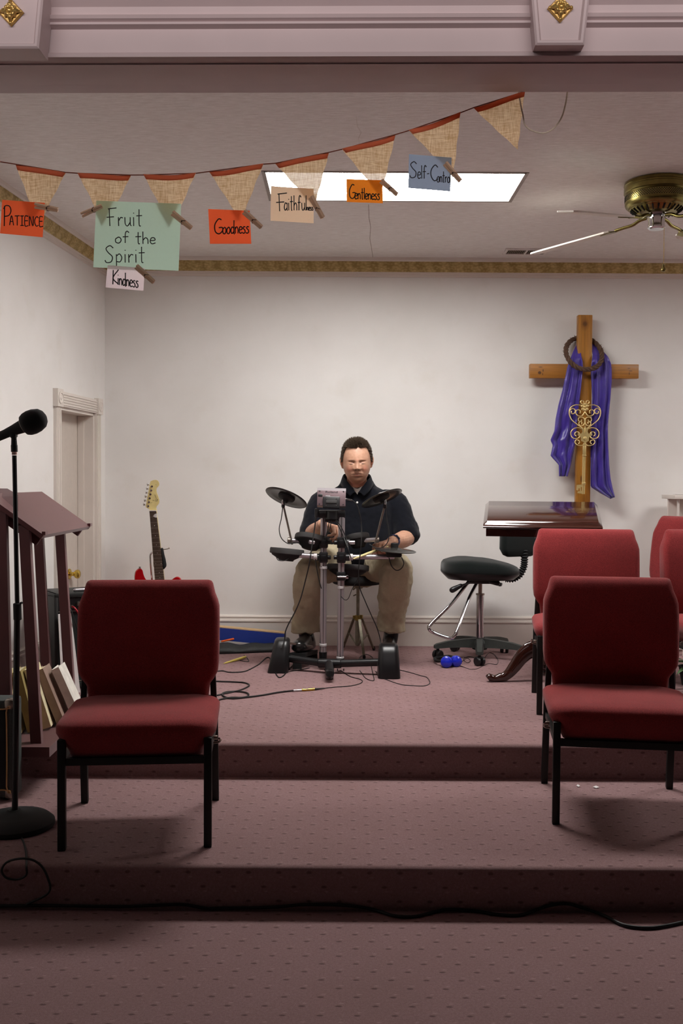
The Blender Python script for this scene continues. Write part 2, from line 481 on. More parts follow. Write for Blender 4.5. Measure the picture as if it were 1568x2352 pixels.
# the beam across the front of the stage
ang = math.atan(-.021); BX = V((math.cos(ang), math.sin(ang), 0)); BN = V((math.sin(ang), -math.cos(ang), 0)); UZ = V((0, 0, 1))
BO = pt(784, 133, 2.60)                                 # bottom front edge of the beam
zb = BO.z
def bprof():
    return [(0, 0), (.012, .004), (.014, .012), (.006, .018), (.004, .078), (.02, .084), (.02, .090), (.011, .092), (.022, .098), (.026, .106), (.016, .110), (.020, .128), (.034, .142), (.036, .150), (.044, .156), (.05, .175), (.05, .50), (-.16, .50), (-.16, 0)]
b = MB(); b.extrude([(a-.012, c) for a, c in bprof()], BO-BX*2.6, BO+BX*3.4, BN, UZ); o = struct(b.build('trim_3', M['beamwhite'], angle=25))
o['label'] = 'moulded beam'
b = MB()
yb = pt(784, 206, 2.81)
b.extrude([(-.1722, .0), (-.1722, .3), (-.228, .3), (-.228, .0)], BO-BX*2.6, BO+BX*3.4, BN, UZ); struct(b.build('trim_4', M['beamwhite']))
sf = MB(); sf.extrude([(-.03, -.004), (-.03, .002), (-.034, .002), (-.034, -.004)], BO-BX*.9, BO+BX*2.0, BN, UZ); struct(sf.build('trim_5', M['beamwhite']))
def keystone(cx, hw_top, hw_bot, ybot, n):
    Q = lambda px, py, off: pt(px, py, 2.60) + BN*off
    root = bpy.data.objects.new('trim_%d' % n, None); COL.objects.link(root); struct(root)
    c = pt(cx, ybot, 2.60); root.location = c
    s_ = 2.60/FPX
    def P(dx, dz, off): return c + BX*(dx*s_) + UZ*(dz*s_) + BN*off
    kt = hw_bot + (hw_top-hw_bot)*(320/125)
    b = MB()
    b.loft([[P(-hw_bot, 0, -.02), P(hw_bot, 0, -.02), P(kt, 320, -.02), P(-kt, 320, -.02)],
            [P(-hw_bot, 0, .052), P(hw_bot, 0, .052), P(kt, 320, .052), P(-kt, 320, .052)],
            [P(-hw_bot+4, 4, .056), P(hw_bot-4, 4, .056), P(kt-4, 320, .056), P(-kt+4, 320, .056)],
            [P(-hw_bot+9, 9, .056), P(hw_bot-9, 9, .056), P(kt-9, 320, .056), P(-kt+9, 320, .056)],
            [P(-hw_bot+13, 13, .048), P(hw_bot-13, 13, .048), P(kt-13, 320, .048), P(-kt+13, 320, .048)]])
    b.build('keystone_block', M['beamwhite'], root, angle=20)
    # gilded diamond rosette
    b = MB(); cz = 80 if n == 6 else 79
    rim = [P(0, cz+31, .05), P(29, cz, .05), P(0, cz-31, .05), P(-29, cz, .05)]
    top = [P(0, cz+27, .056), P(25, cz, .056), P(0, cz-27, .056), P(-25, cz, .056)]
    b.loft([rim, top])
    for k in range(16):
        a = 2*PI*k/16; rr = 22 if k % 4 == 0 else (13 if k % 2 else 15)
        e = P(rr*math.cos(a), cz+rr*math.sin(a), .058); s0 = P(4*math.cos(a), cz+4*math.sin(a), .062)
        b.limb([s0, (s0+e)/2 + BN*.003, e], [.002, .006, .003], 8)
    b.ball(P(0, cz, .062), .008, 10)
    for q in ((0, 27), (25, 0), (0, -27), (-25, 0)): b.ball(P(q[0]*.93, cz+q[1]*.93, .057), .005, 8)
    b.build('gilded_rosette', M['gold'], root)
keystone(1276, 66, 54, 124, 6)
keystone(42, 74, 62, 132, 7)

# crown moulding with a gold frieze, back and left
def crown(tag_, P0, P1, out, n):
    A = V(out)
    prof = [(0, 0), (.010, .002), (.012, .012), (.016, .014), (.016, .022), (.022, .026), (.022, .030), (0, .030)]
    b = MB(); b.extrude(prof, P0, P1, A, UZ); b.extrude([(0, .092), (.050, .092), (.056, .098), (.060, .118), (0, .118)], P0, P1, A, UZ)
    struct(b.build('trim_%d' % n, M['trim'], angle=20))
    b = MB(); pr = [(0, .030)] + [(.024+.022*math.sin(PI/2*k/8), .030+.062*k/8) for k in range(9)] + [(0, .092)]
    b.extrude(pr, P0, P1, A, UZ); o = struct(b.build('trim_%d' % (n+1), M['frieze'], angle=60))
zc = 2.664
crown('back', V((XL-.02, WALLY, zc)), V((XR, WALLY, zc)), (0, -1, 0), 8)
crown('left', wl(-.02, zc), wl(4.4, zc), WN, 10)
def baseb(name, P0, P1, out):
    h = .197
    b = MB(); b.extrude([(0, 0), (.014, 0), (.014, h-.046), (.020, h-.042), (.020, h-.034), (.013, h-.028), (.013, h-.018), (.017, h-.012), (.010, h-.002), (0, h)], P0, P1, V(out), UZ)
    struct(b.build(name, M['trim'], angle=25))
baseb('baseboard_back', V((XL, WALLY, Z2)), V((XR, WALLY, Z2)), (0, -1, 0))
baseb('baseboard_left', wl(.93, Z2), wl(4.4, Z2), WN)

# door in the left wall
d = bpy.data.objects.new('door_1', None); COL.objects.link(d); d.location = wl((SD0+SD1)/2, Z2); struct(d)
def wbox(b, s0, s1, z0, z1, o0, o1):
    b.loft([[wl(s, z, o) for s, z in ((s0, z0), (s1, z0), (s1, z1), (s0, z1))] for o in (o0, o1)])
b = MB(); wbox(b, SD0, SD1, Z2, ZD, -.135, -.10); b.build('door_slab', plain('door_paint', (206, 196, 186), .45, var=.03), d, angle=20)
b = MB(); wbox(b, SD0-.004, SD0+.018, Z2, ZD, -.10, .0); wbox(b, SD1-.018, SD1+.004, Z2, ZD, -.10, .0); wbox(b, SD0, SD1, ZD-.018, ZD+.004, -.10, 0)
wbox(b, SD0+.014, SD0+.026, Z2, ZD-.02, -.098, -.06); b.build('jamb', M['trim'], d, angle=20)
b = MB()
wbox(b, SD0-.075, SD0, Z2, ZD, 0, .018); wbox(b, SD1, SD1+.075, Z2, ZD, 0, .018)
wbox(b, SD0-.0, SD1, ZD, ZD+.085, 0, .016)
for k in range(5): wbox(b, SD0, SD1, ZD+.008+k*.015, ZD+.016+k*.015, .016, .021)
for k in range(3):
    wbox(b, SD0-.065+k*.022, SD0-.053+k*.022, Z2, ZD, .018, .022); wbox(b, SD1+.012+k*.022, SD1+.024+k*.022, Z2, ZD, .018, .022)
b.build('casing', M['trim'], d, angle=20)
for s_ in (SD0-.04, SD1+.04):
    b = MB(); wbox(b, s_-.042, s_+.042, ZD-.006, ZD+.094, 0, .03)
    Mx = Matrix.Translation(wl(s_, ZD+.044, .03)) @ WN.to_track_quat('Z', 'Y').to_matrix().to_4x4()
    b.lathe([(.034, 0), (.034, .004), (.027, .006), (.024, .002), (.014, .002), (.010, .006), (.0, .007)], Mx, 20)
    b.build('corner_block', M['trim'], d, angle=25)
KN = pt(168, 1320, 5.72)
b = MB(); Mx = Matrix.Translation(wl(.375, 1.35-(1320-1102)/FPX*6.08, -.10)) @ WN.to_track_quat('Z', 'Y').to_matrix().to_4x4()
b.lathe([(.033, 0), (.031, .006), (.016, .010), (.012, .022), (.013, .032), (.024, .040), (.028, .052), (.026, .062), (.018, .068), (.0, .069)], Mx, 24); b.build('door_knob', M['polbrass'], d)

# ceiling light panel, and the same kind of panel further right
def troffer(x0, x1, y0, y1, z, strength, label, drop):
    t = thing('ceiling_light', label, 'ceiling light', ((x0+x1)/2, (y0+y1)/2, z))
    b = MB(); e = .012
    for (ax, bx, ay, by) in ((x0-e, x0+.006, y0-e, y1+e), (x1-.006, x1+e, y0-e, y1+e), (x0, x1, y0-e, y0+.006), (x0, x1, y1-.006, y1+e)):
        b.box(((ax+bx)/2, (ay+by)/2, z+drop/2), (bx-ax, by-ay, abs(drop)+.006))
    b.build('frame', plain('light_frame_' + label[:4], (150, 140, 130), .5), t, angle=20)
    b = MB(); b.box(((x0+x1)/2, (y0+y1)/2, z+drop+(.004 if drop > 0 else -.004)), (x1-x0-.006, y1-y0-.006, .006)); b.build('diffuser', emis('lit_panel_' + label[:4], strength), t)
    return t
troffer(LX0+.006, LX1-.006, LY0+.006, LY1-.006, CEIL, PANEL_STRENGTH, 'bright rectangular fluorescent panel recessed in the ceiling above the drummer', .03)
troffer(2.75, 3.95, LY0, LY1, CEIL-.03, SIDE_PANEL_STRENGTH, 'second lit ceiling panel of the stage, to the right of the ceiling fan', .024)

# vent
v0, v1 = onz(1168, 571, CEIL), onz(1246, 581, CEIL)
vt = thing('ceiling_vent', 'small slotted air vent in the ceiling left of the fan', 'vent', ((v0.x+v1.x)/2, (v0.y+v1.y)/2, CEIL))
cx, cy = (v0.x+v1.x)/2, (v0.y+v1.y)/2; hx = .125; hy = .06
b = MB(); b.box((cx, cy, CEIL-.002), (2*hx, 2*hy, .004)); b.build('backing', M['darkhole'], vt)
b = MB()
for (ax, ay, sx, sy) in ((0, hy, 2*hx+.02, .014), (0, -hy, 2*hx+.02, .014), (hx, 0, .014, 2*hy), (-hx, 0, .014, 2*hy), (0, 0, .01, 2*hy)): b.box((cx+ax, cy+ay, CEIL-.005), (sx, sy, .01))
b.build('frame', M['ceiling'], vt)
b = MB()
for k in range(22): b.box((cx-hx+.012+k*.0112, cy, CEIL-.006), (.004, 2*hy, .006), Euler((0, .5, 0)))
b.build('louvres', M['nickel'], vt)
# ------------------------------------------------------------------ bunting, cards and clothespins
YB = 2.86
bt = thing('bunting', 'burlap pennant bunting with red-brown hems strung below the beam', 'bunting', pt(600, 380, YB))
FL = [((-118, 352), (3, 372), (-50, 478)), ((35, 377), (151, 396), (86, 516)), ((179, 398), (300, 402), (242, 522)), ((330, 402), (450, 398), (394, 524)),
      ((480, 394), (605, 377), (553, 506)), ((632, 375), (755, 350), (722, 476)), ((785, 343), (908, 309), (874, 452)), ((938, 300), (1057, 259), (1041, 404)), ((1088, 247), (1205, 210), (1187, 345))]
sp = []
for a, c, _ in FL: sp += [pt(*a, YB), pt(*c, YB)]
b = MB(); b.tube(sp, .0016, 6); b.build('string', M['redstring'], bt)
for i, (a, c, tp) in enumerate(FL):
    A, C, T = pt(*a, YB), pt(*c, YB), pt(*tp, YB)
    b = MB(); rows = []; n = 14
    for r in range(n+1):
        f = r/n; L = A.lerp(T, f); Q = C.lerp(T, f); row = []
        for k in range(13):
            g = k/12; p = L.lerp(Q, g)
            j = .0012*math.sin(k*7.3+r*5.1+i) if k in (0, 12) and 0 < r < n else 0
            p = p + V((j, .006*math.sin(g*5+i*1.7)*(1-f*.5) + .012*f*f*math.sin(i*2.1), -.002*math.sin(g*PI)))
            row.append(p)
        rows.append(row)
    b.grid(rows)
    o = b.build('pennant', M['burlap'], bt)
    b = MB(); up = (A+C)/2 - T; up.normalize(); D = (C-A)
    nrm = V((0, 1, 0)).cross(D.normalized()); nrm = nrm if nrm.z < 0 else -nrm
    rows = []
    for r in range(3):
        row = []
        for k in range(13):
            g = k/12; p = A.lerp(C, g) + nrm*(.0145*r/2) + V((0, .006*math.sin(g*5+i*1.7)-.0014, -.002*math.sin(g*PI)))
            if r == 2: p += D*(.5-g)*.10
            elif r == 1: p += D*(.5-g)*.05
            row.append(p)
        rows.append(row)
    b.grid(rows); h = b.build('hem', M['hem'], o); sd = h.modifiers.new('thickness', 'SOLIDIFY'); sd.thickness = .0012
ls = [(1191, 212), (1195, 240), (1200, 262), (1204, 284), (1214, 296), (1230, 303), (1246, 306), (1262, 301), (1276, 290), (1290, 268), (1298, 240), (1303, 209)]
b = MB(); b.tube(catmull([pt(x, y, YB-.004) for x, y in ls], 5), .0022, 7)
tag(b.build('loose_string', M['whitestring']), 'loose loop of white string hanging under the beam, right of the bunting', 'string')

# single-stroke handwriting
G = {
 'P': (.55, [[(.08, 1.0), (.05, 0)], [(0, .85), (.15, 1.02), (.42, 1.0), (.52, .78), (.38, .55), (.06, .48)]]),
 'A': (.55, [[(0, 0), (.25, 1.0), (.5, 0)], [(.1, .38), (.42, .40)]]), 'T': (.6, [[(0, .98), (.6, 1.02)], [(.3, 1), (.3, 0)]]),
 'I': (.42, [[(0, 1), (.42, 1.02)], [(.21, 1), (.2, 0)], [(0, 0), (.42, .02)]]), 'E': (.48, [[(.45, 1.0), (.05, .97), (.05, 0), (.48, .03)], [(.05, .52), (.4, .54)]]),
 'N': (.55, [[(.02, 0), (.05, 1), (.46, 0), (.5, 1.02)]]), 'C': (.5, [[(.48, .85), (.3, 1.0), (.06, .7), (.05, .3), (.25, 0), (.5, .12)]]),
 'F': (.6, [[(.08, .98), (.62, 1.04)], [(.16, 1), (.2, 0)], [(0, .5), (.46, .53)]]), 'S': (.55, [[(.5, .88), (.3, 1.02), (.06, .85), (.2, .6), (.45, .35), (.38, .05), (.1, .0), (.0, .14)]]),
 'K': (.55, [[(.08, 1.02), (.04, 0)], [(.55, 1.05), (.06, .45), (.55, 0)]]), 'G': (.6, [[(.5, .95), (.3, 1.0), (.06, .6), (.1, .15), (.34, .0), (.56, .2), (.56, .42), (.32, .42)]]),
 'r': (.32, [[(.04, .5), (.06, 0)], [(.06, .3), (.18, .48), (.32, .46)]]), 'u': (.42, [[(.03, .5), (.06, .12), (.2, .0), (.36, .2)], [(.37, .5), (.38, .1), (.44, 0)]]),
 'i': (.14, [[(.06, .5), (.07, 0)], [(.06, .72), (.07, .76)]]), 't': (.36, [[(.17, .95), (.18, .08), (.28, 0)], [(0, .58), (.36, .6)]]),
 'o': (.4, [[(.22, .5), (.04, .34), (.06, .06), (.26, .0), (.38, .24), (.3, .46), (.18, .5)]]), 'f': (.38, [[(.38, .88), (.26, 1.0), (.16, .8), (.15, 0)], [(0, .52), (.34, .54)]]),
 'h': (.42, [[(.05, 1.0), (.06, 0)], [(.06, .3), (.22, .5), (.36, .36), (.38, 0)]]), 'e': (.38, [[(.04, .26), (.34, .3), (.3, .48), (.12, .48), (.04, .2), (.16, .0), (.38, .08)]]),
 'p': (.42, [[(.05, .5), (.06, -.42)], [(.06, .4), (.24, .52), (.38, .3), (.28, .05), (.07, .06)]]), 'n': (.4, [[(.04, .5), (.06, 0)], [(.06, .32), (.2, .5), (.34, .36), (.36, 0)]]),
 'd': (.42, [[(.34, .42), (.16, .5), (.04, .24), (.14, .0), (.34, .14)], [(.37, 1.0), (.37, .04), (.44, 0)]]), 's': (.34, [[(.3, .46), (.14, .5), (.06, .38), (.24, .24), (.26, .06), (.1, -.01), (.0, .06)]]),
 'a': (.42, [[(.35, .42), (.16, .5), (.04, .22), (.14, .0), (.34, .16)], [(.36, .5), (.37, .04), (.44, 0)]]), 'l': (.12, [[(.05, 1.0), (.06, 0)]]),
 '-': (.3, [[(.04, .36), (.26, .38)]]), ' ': (.35, []),
}
def write(b, text, x0, x1, yb, H, Y, slope=0.0, r=.0013, gap=.08):
    wd = 0; items = []
    for ch in text:
        gw, st = G[ch]; items.append((wd, st)); wd += gw + gap
    wd -= gap; k = (x1-x0)/wd
    for off, st in items:
        for s_ in st:
            pts = []
            for (u, v) in s_:
                px = x0 + (off+u)*k; py = yb - v*H + slope*(px-x0)
                pts.append(pt(px, py, Y))
            if len(pts) > 2: pts = catmull(pts, 5)
            b.tube(pts, r, 6)
def card(name, label, rgb, corners, Y, words, bend=.004):
    TL, TR, BR, BL = [V((*c, 0)) for c in corners]
    b = MB(); rows = []
    for r in range(7):
        f = r/6; row = []
        for k in range(9):
            g = k/8; q = TL.lerp(TR, g).lerp(BL.lerp(BR, g), f)
            row.append(pt(q.x, q.y, Y + bend*math.sin(g*PI)*f))
        rows.append(row)
    b.grid(rows)
    o = b.build(name, paper(name + '_paper_' + words[0][0][0], [min(255, v*1.04) for v in rgb])); tag(o, label, 'paper sign', 'paper signs clipped to the bunting')
    b = MB()
    for w_ in words: write(b, w_[0], *w_[1:5], Y-.0002 , *w_[5:])
    b.build('lettering', M['ink'], o)
    return o
YC = YB-.020
card('paper_sign', 'orange-red card lettered PATIENCE at the left end of the bunting', (226, 98, 58), [(5, 459), (103, 466), (98, 545), (0, 536)], YC,
     [('P', 8, 26, 519, 46, .06, .0015), ('ATIENCE', 22, 99, 517, 22, .04, .0014, .1)])
card('paper_sign', 'large pale green paper reading Fruit of the Spirit', (156, 180, 164), [(221, 461), (416, 468), (410, 622), (214, 614)], YC,
     [('Fruit', 245, 326, 519, 40, .0, .0014, .1), ('of', 264, 296, 558, 27, 0, .0014), ('the', 311, 357, 560, 28, 0, .0014, .06), ('Spirit', 241, 332, 603, 38, .0, .0014, .1)])
card('paper_sign', 'white card lettered Kindness below the large green paper', (232, 216, 220), [(247, 609), (333, 616), (329, 668), (242, 660)], YC-.012,
     [('K', 258, 272, 653, 32, 0, .0016), ('indness', 270, 318, 654, 30, .14, .0015, .04)])
card('paper_sign', 'orange-red card lettered Goodness beside the green paper', (230, 96, 56), [(478, 480), (573, 484), (577, 560), (482, 560)], YC,
     [('G', 491, 512, 537, 34, 0, .0017), ('oodness', 511, 572, 537, 30, -.03, .0016, .04)])
card('paper_sign', 'beige card lettered Faithfulness beside the lit ceiling panel', (214, 188, 160), [(622, 427), (720, 434), (720, 513), (621, 507)], YC,
     [('F', 634, 658, 485, 40, 0, .0015), ('aithful', 652, 704, 483, 34, .0, .0014, .06), ('ness', 704, 719, 483, 14, 0, .0014)])
card('paper_sign', 'small orange card lettered Gentleness in front of the lit panel', (246, 142, 44), [(795, 411), (878, 414), (879, 467), (796, 464)], YC,
     [('G', 801, 816, 456, 32, 0, .0015), ('entleness', 814, 872, 457, 26, .03, .0015, .03)])
card('paper_sign', 'grey-blue card lettered Self-Control, rightmost on the bunting', (124, 138, 158), [(939, 354), (1037, 362), (1034, 440), (937, 432)], YC,
     [('S', 941, 958, 408, 36, 0, .0013), ('elf-', 958, 986, 410, 30, 0, .0013, .05), ('C', 988, 1006, 415, 36, 0, .0014), ('ontrol', 1003, 1035, 418, 26, .05, .0013, .04)])

# clothespins: one built, the rest copied
def make_pin():
    t = thing('clothespin', '', 'clothespin', (0, 0, 0), 0, 'wooden clothespins on the bunting')
    L = .0335
    for s_ in (1, -1):
        b = MB(); b.prism([(-L, s_*.0028, -.0045), (-L+.012, s_*.0012, -.0045), (L-.006, s_*.0008, -.0045), (L, s_*.0012, -.0045), (L, s_*.0055, -.0045), (0, s_*.0065, -.0045), (-L, s_*.0075, -.0045)], (0, 0, .009))
        b.build('prong', M['clip'], t, angle=25)
    b = MB(); hel = [(.002+.0011*(k/10-1.5), .0042*math.cos(k*.9), .0052*math.sin(k*.9)) for k in range(30)]
    b.tube(hel, .0009, 6); b.tube([(.002, .004, .005), (.006, .0072, .0048), (.010, .0072, .0)], .0009, 6); b.tube([(.002, -.004, .005), (.006, -.0072, .0048), (.010, -.0072, 0)], .0009, 6)
    b.build('spring', M['spring'], t)
    return t
pin = make_pin(); first = True
PINS = [((80, 472), (133, 482), YC, 'clothespin on the PATIENCE card'), ((187, 494), (234, 473), YC, 'clothespin at the left edge of the large green paper'), ((396, 489), (439, 524), YC, 'clothespin at the upper right corner of the large green paper'),
        ((313, 612), (353, 648), YC-.012, 'clothespin on the white Kindness card'), ((560, 486), (600, 522), YC, 'clothespin on the Goodness card'), ((714, 452), (741, 500), YC, 'pinkish clothespin on the beige Faithfulness card'),
        ((875, 415), (912, 447), YC, 'clothespin on the small orange Gentleness card'), ((1022, 375), (1057, 416), YC, 'clothespin on the grey-blue Self-Control card')]
for a, c, Y, lab in PINS:
    A, C = pt(*a, Y-.009), pt(*c, Y-.009); mid = (A+C)/2; x = (C-A).normalized(); y = V((0, -.55, .83)); y = (y-x*x.dot(y)).normalized(); z = x.cross(y)
    k = (C-A).length/.067
    m = Matrix.Translation(mid) @ Matrix((x, y, z)).transposed().to_4x4() @ Matrix.Scale(k, 4)
    if first: pin.matrix_basis = m; pin['label'] = 'wooden ' + lab; first = False
    else: dup(pin, m, 'wooden ' + lab)

# ------------------------------------------------------------------ ceiling fan
FC = V((1.49, 4.78, CEIL))
fan = thing('ceiling_fan', 'brass ceiling fan with white blades on the ceiling at right', 'ceiling fan', FC)
T = Matrix.Translation(FC)
b = MB(); b.lathe([(.140, 0), (.150, -.004), (.152, -.016), (.148, -.019), (.148, -.026), (.152, -.029), (.152, -.050), (.147, -.053), (.145, -.060), (.147, -.063), (.147, -.104), (.143, -.114), (.134, -.122), (.126, -.126)], T, 64); b.build('housing', M['brass'], fan, angle=30)
b = MB()
for r in range(5):
    for k in range(84):
        a = 2*PI*(k+.5*(r % 2))/84; p = FC + V((.1472*math.cos(a), .1472*math.sin(a), -.068-r*.0055))
        b.box(p, (.0016, .005, .0034), Euler((0, 0, a)))
b.build('perforated_band', M['darkhole'], fan, smooth=False)
b = MB(); b.lathe([(.126, -.126), (.10, -.146), (.072, -.152), (.0, -.152)], T, 64); b.build('motor_base', M['brass'], fan)
b = MB()
for k in range(28):
    a = 2*PI*k/28; A = FC + V((.121*math.cos(a), .121*math.sin(a), -.1305)); C = FC + V((.094*math.cos(a), .094*math.sin(a), -.1485)); b.bar(A, C, .010, .004, up=(math.cos(a), math.sin(a), 1.5), bevel=.0015)
split_islands(b.build('vent_slot', M['darkhole'], fan))
b = MB(); b.lathe([(.05, -.150), (.045, -.160), (.030, -.163), (.030, -.168), (.038, -.170), (.038, -.205), (.041, -.210), (.041, -.217), (.034, -.224), (.0, -.226)], T, 40); b.build('switch_housing', M['chrome'], fan)
for k in range(4):
    az = R((140, 217, 308, 38)[k]); d_ = V((math.cos(az), math.sin(az), -.11)).normalized(); ch = V((-math.sin(az), math.cos(az), 0)); p_ = R(-11)
    ch = (ch*math.cos(p_) + UZ*math.sin(p_)); ch = (ch - d_*ch.dot(d_)).normalized(); nn = d_.cross(ch)
    O = FC + V((0, 0, -.175))
    b = MB(); pts = [O+V((math.cos(az)*.05, math.sin(az)*.05, .012)), O+V((math.cos(az)*.085, math.sin(az)*.085, .006)), O+V((math.cos(az)*.12, math.sin(az)*.12, -.010)), O+d_*.17+V((0, 0, .002)), O+d_*.21]
    b.tube(catmull(pts, 6), .008, 10)
    q = O+d_*.2 - nn*.006
    b.prism([q+ch*c+d_*e for e, c in ((0, -.012), (.02, -.034), (.05, -.03), (.075, -.012), (.09, 0), (.075, .012), (.05, .03), (.02, .034), (0, .012))], nn*.004)
    ir = b.build('blade_iron', M['brass'], fan)
    b = MB(); s0 = O + d_*.225
    out = [(0, -.045), (.02, -.056), (.36, -.066), (.415, -.060), (.43, -.045), (.43, .045), (.415, .060), (.36, .066), (.02, .056), (0, .045)]
    b.prism([s0+d_*e+ch*c-nn*.003 for e, c in out], nn*.007)
    b.build('blade', plain('fan_blade_white', (224, 218, 206), .4, var=.04) if k == 0 else bpy.data.materials['fan_blade_white'], fan, angle=25)
pc = FC + V((.028, -.028, -.215)); b = MB(); Lc = .30
for k in range(40): b.ball(pc + V((0, 0, -.0045*k)), .0019, 6)
b.build('pull_chain', M['polbrass'], fan)
b = MB(); b.lathe([(.002, 0), (.006, -.004), (.006, -.008), (.004, -.012), (.010, -.020), (.012, -.028), (.008, -.035), (0, -.037)], Matrix.Translation(pc+V((0, 0, -.178))), 14); b.build('chain_knob', M['brass'], fan)

# ------------------------------------------------------------------ cross on the back wall
YF = 6.355
cr = thing('wooden_cross', 'honey-coloured wooden cross hanging on the white back wall', 'cross', pt(1340, 1161, YF+.02))
def c3(px, py, Y=YF): return pt(px, py, Y)
VT, VB = c3(1344, 723), c3(1338.5, 1161); hw = .0458
vx = V((1, 0, 0)); ax = (VT-VB).normalized(); vx = (vx-ax*ax.dot(vx)).normalized()
wv = wood('honey_pine_upright', (184, 124, 44), 2, .8, .45, .04, [(tuple(c3(1343, 744)-cr.location), (.018, .05, .02), (40, 24, 14), .95, .55), (tuple(c3(1343, 744)-cr.location), (.03, .06, .05), (120, 74, 28), .6, .6), (tuple(c3(1334, 1100)-cr.location), (.006, .05, .03), (70, 40, 20), .8, .5)])
wh = wood('honey_pine_arm', (180, 118, 40), 0, .8, .45, .04, [(tuple(c3(1239, 856)-cr.location), (.013, .05, .012), (70, 40, 24), .9, .4)] + [(tuple(c3(*q)-cr.location), r_, (60, 36, 20), .9, .5) for q, r_ in (((1241, 843), (.018, .05, .003)), ((1247, 851), (.004, .05, .012)), ((1246, 859), (.003, .05, .01)), ((1444, 846), (.012, .05, .003)), ((1448, 852), (.016, .05, .003)), ((1445, 858), (.003, .05, .012)))])
b = MB()
# upright, thinned where the arm is let in
L = (VT-VB).length; ctr = (VT+VB)/2 + V((0, .0225, 0))
b.box(ctr, (2*hw, .045, L), Matrix((vx, V((0, 1, 0)), ax)).transposed(), .004); b.build('upright', wv, cr)
AL, AR = c3(1217, 851.5, YF), c3(1467, 853, YF); d_ = (AR-AL).normalized()
b = MB(); zz = d_.cross(V((0, 1, 0))); zz = V((0, 0, 1)) - d_*d_.z; zz.normalize()
b.box((AL+AR)/2 + V((0, .0240, 0)), ((AR-AL).length, .044, .090), Matrix((d_, V((0, 1, 0)), zz)).transposed(), .004); b.build('arm', wh, cr)
b = MB(); 
for q in ((1341, 790), (1339, 1090)): p = c3(*q); b.box((p.x, YF+.075, p.z), (.05, .06, .03))
split_islands(b.build('wall_mount', M['mahogany'], cr))

# purple cloth: two tails over the arms, passing behind the upright
def zo(x, y): return (1180 + x/4.9, 700 + y/4.9)
def lerp_poly(P, f):
    # by arc of vertical position
    y0, y1 = P[0][1], P[-1][1]; y = y0 + (y1-y0)*f
    for a, c in zip(P, P[1:]):
        if c[1] >= y or c is P[-1]:
            t = 0 if c[1] == a[1] else max(0, min(1, (y-a[1])/(c[1]-a[1])))
            return (a[0]+(c[0]-a[0])*t, y)
LL = [(712, 425), (660, 540), (628, 620), (600, 700), (575, 820), (545, 960), (500, 1130), (468, 1290), (455, 1420), (410, 1525), (436, 1580), (412, 1700), (505, 1800), (508, 1930)]
LR = [(760, 425), (752, 560), (772, 640), (775, 700), (770, 780), (752, 950), (735, 1080), (715, 1250), (705, 1400), (690, 1560), (665, 1680), (640, 1800), (605, 1932)]
RL = [(850, 415), (885, 560), (868, 680), (862, 760), (870, 860), (880, 1050), (870, 1250), (865, 1500), (862, 1700), (862, 2050), (985, 2130), (1085, 2185)]
RR = [(905, 415), (1000, 520), (1062, 590), (1092, 660), (1100, 730), (1100, 850), (1085, 1050), (1065, 1250), (1055, 1400), (1060, 1600), (1070, 1800), (1085, 1950), (1110, 2070), (1136, 2165)]
cl = MB()
def tail(Lp, Rp, seed, nf):
    rows = []; n = 84; m = 40
    rnd = random.Random(seed); ph = [rnd.uniform(0, 6.28) for _ in range(8)]
    for r in range(n+1):
        f = r/n; a = lerp_poly(Lp, f); c = lerp_poly(Rp, f); row = []
        for k in range(m+1):
            g = k/m
            x = a[0]+(c[0]-a[0])*g; y = a[1]+(c[1]-a[1])*g
            # folds, gathered above and widening below
            amp = .006 + .012*min(1, f*1.6)
            wv_ = math.sin(g*nf*6.283 + ph[0] + 1.4*math.sin(f*3+ph[1])) + .45*math.sin(g*nf*11.0 + ph[2] + f*4) + .3*math.sin(f*17+g*5+ph[3])
            crs = .5*math.sin(f*34 + g*9 + ph[4])*math.exp(-((f-.75)/.25)**2)
            yy = min(YF, 6.355) - .022 - amp*(wv_*.62+crs*.5)
            if f < .12: yy = YF + .066 - (.088*(f/.12)**.8) - amp*wv_*.4*(f/.12)
            row.append(pt(*zo(x, y), yy))
        rows.append(row)
    cl.grid(rows); return rows
r1 = tail(LL, LR, 3, 2.2); r2 = tail(RL, RR, 5, 2.6)
mid = []
for k in range(7):
    f = k/6; row = []
    for j in range(9): row.append(r1[0][int(j*40/8)].lerp(r2[0][int(j*40/8)], f) + V((0, 0, .012*math.sin(f*PI))))
    mid.append(row)
cl.grid(mid)
sat = NT('purple_satin'); sat.set(Roughness=.33, Sheen_Weight=.3); sat.base(sat.mix(sat.noise(20), lin((54, 38, 128)), lin((76, 56, 162)))); sat.b.inputs['Anisotropic'].default_value = .5; sat.bump(sat.noise(24, 4), .35, .008)
cloth = cl.build('draped_cloth', sat.m, angle=80); tag(cloth, 'purple satin cloth draped over the arms of the wooden cross', 'cloth')
sd = cloth.modifiers.new('thickness', 'SOLIDIFY'); sd.thickness = .0015

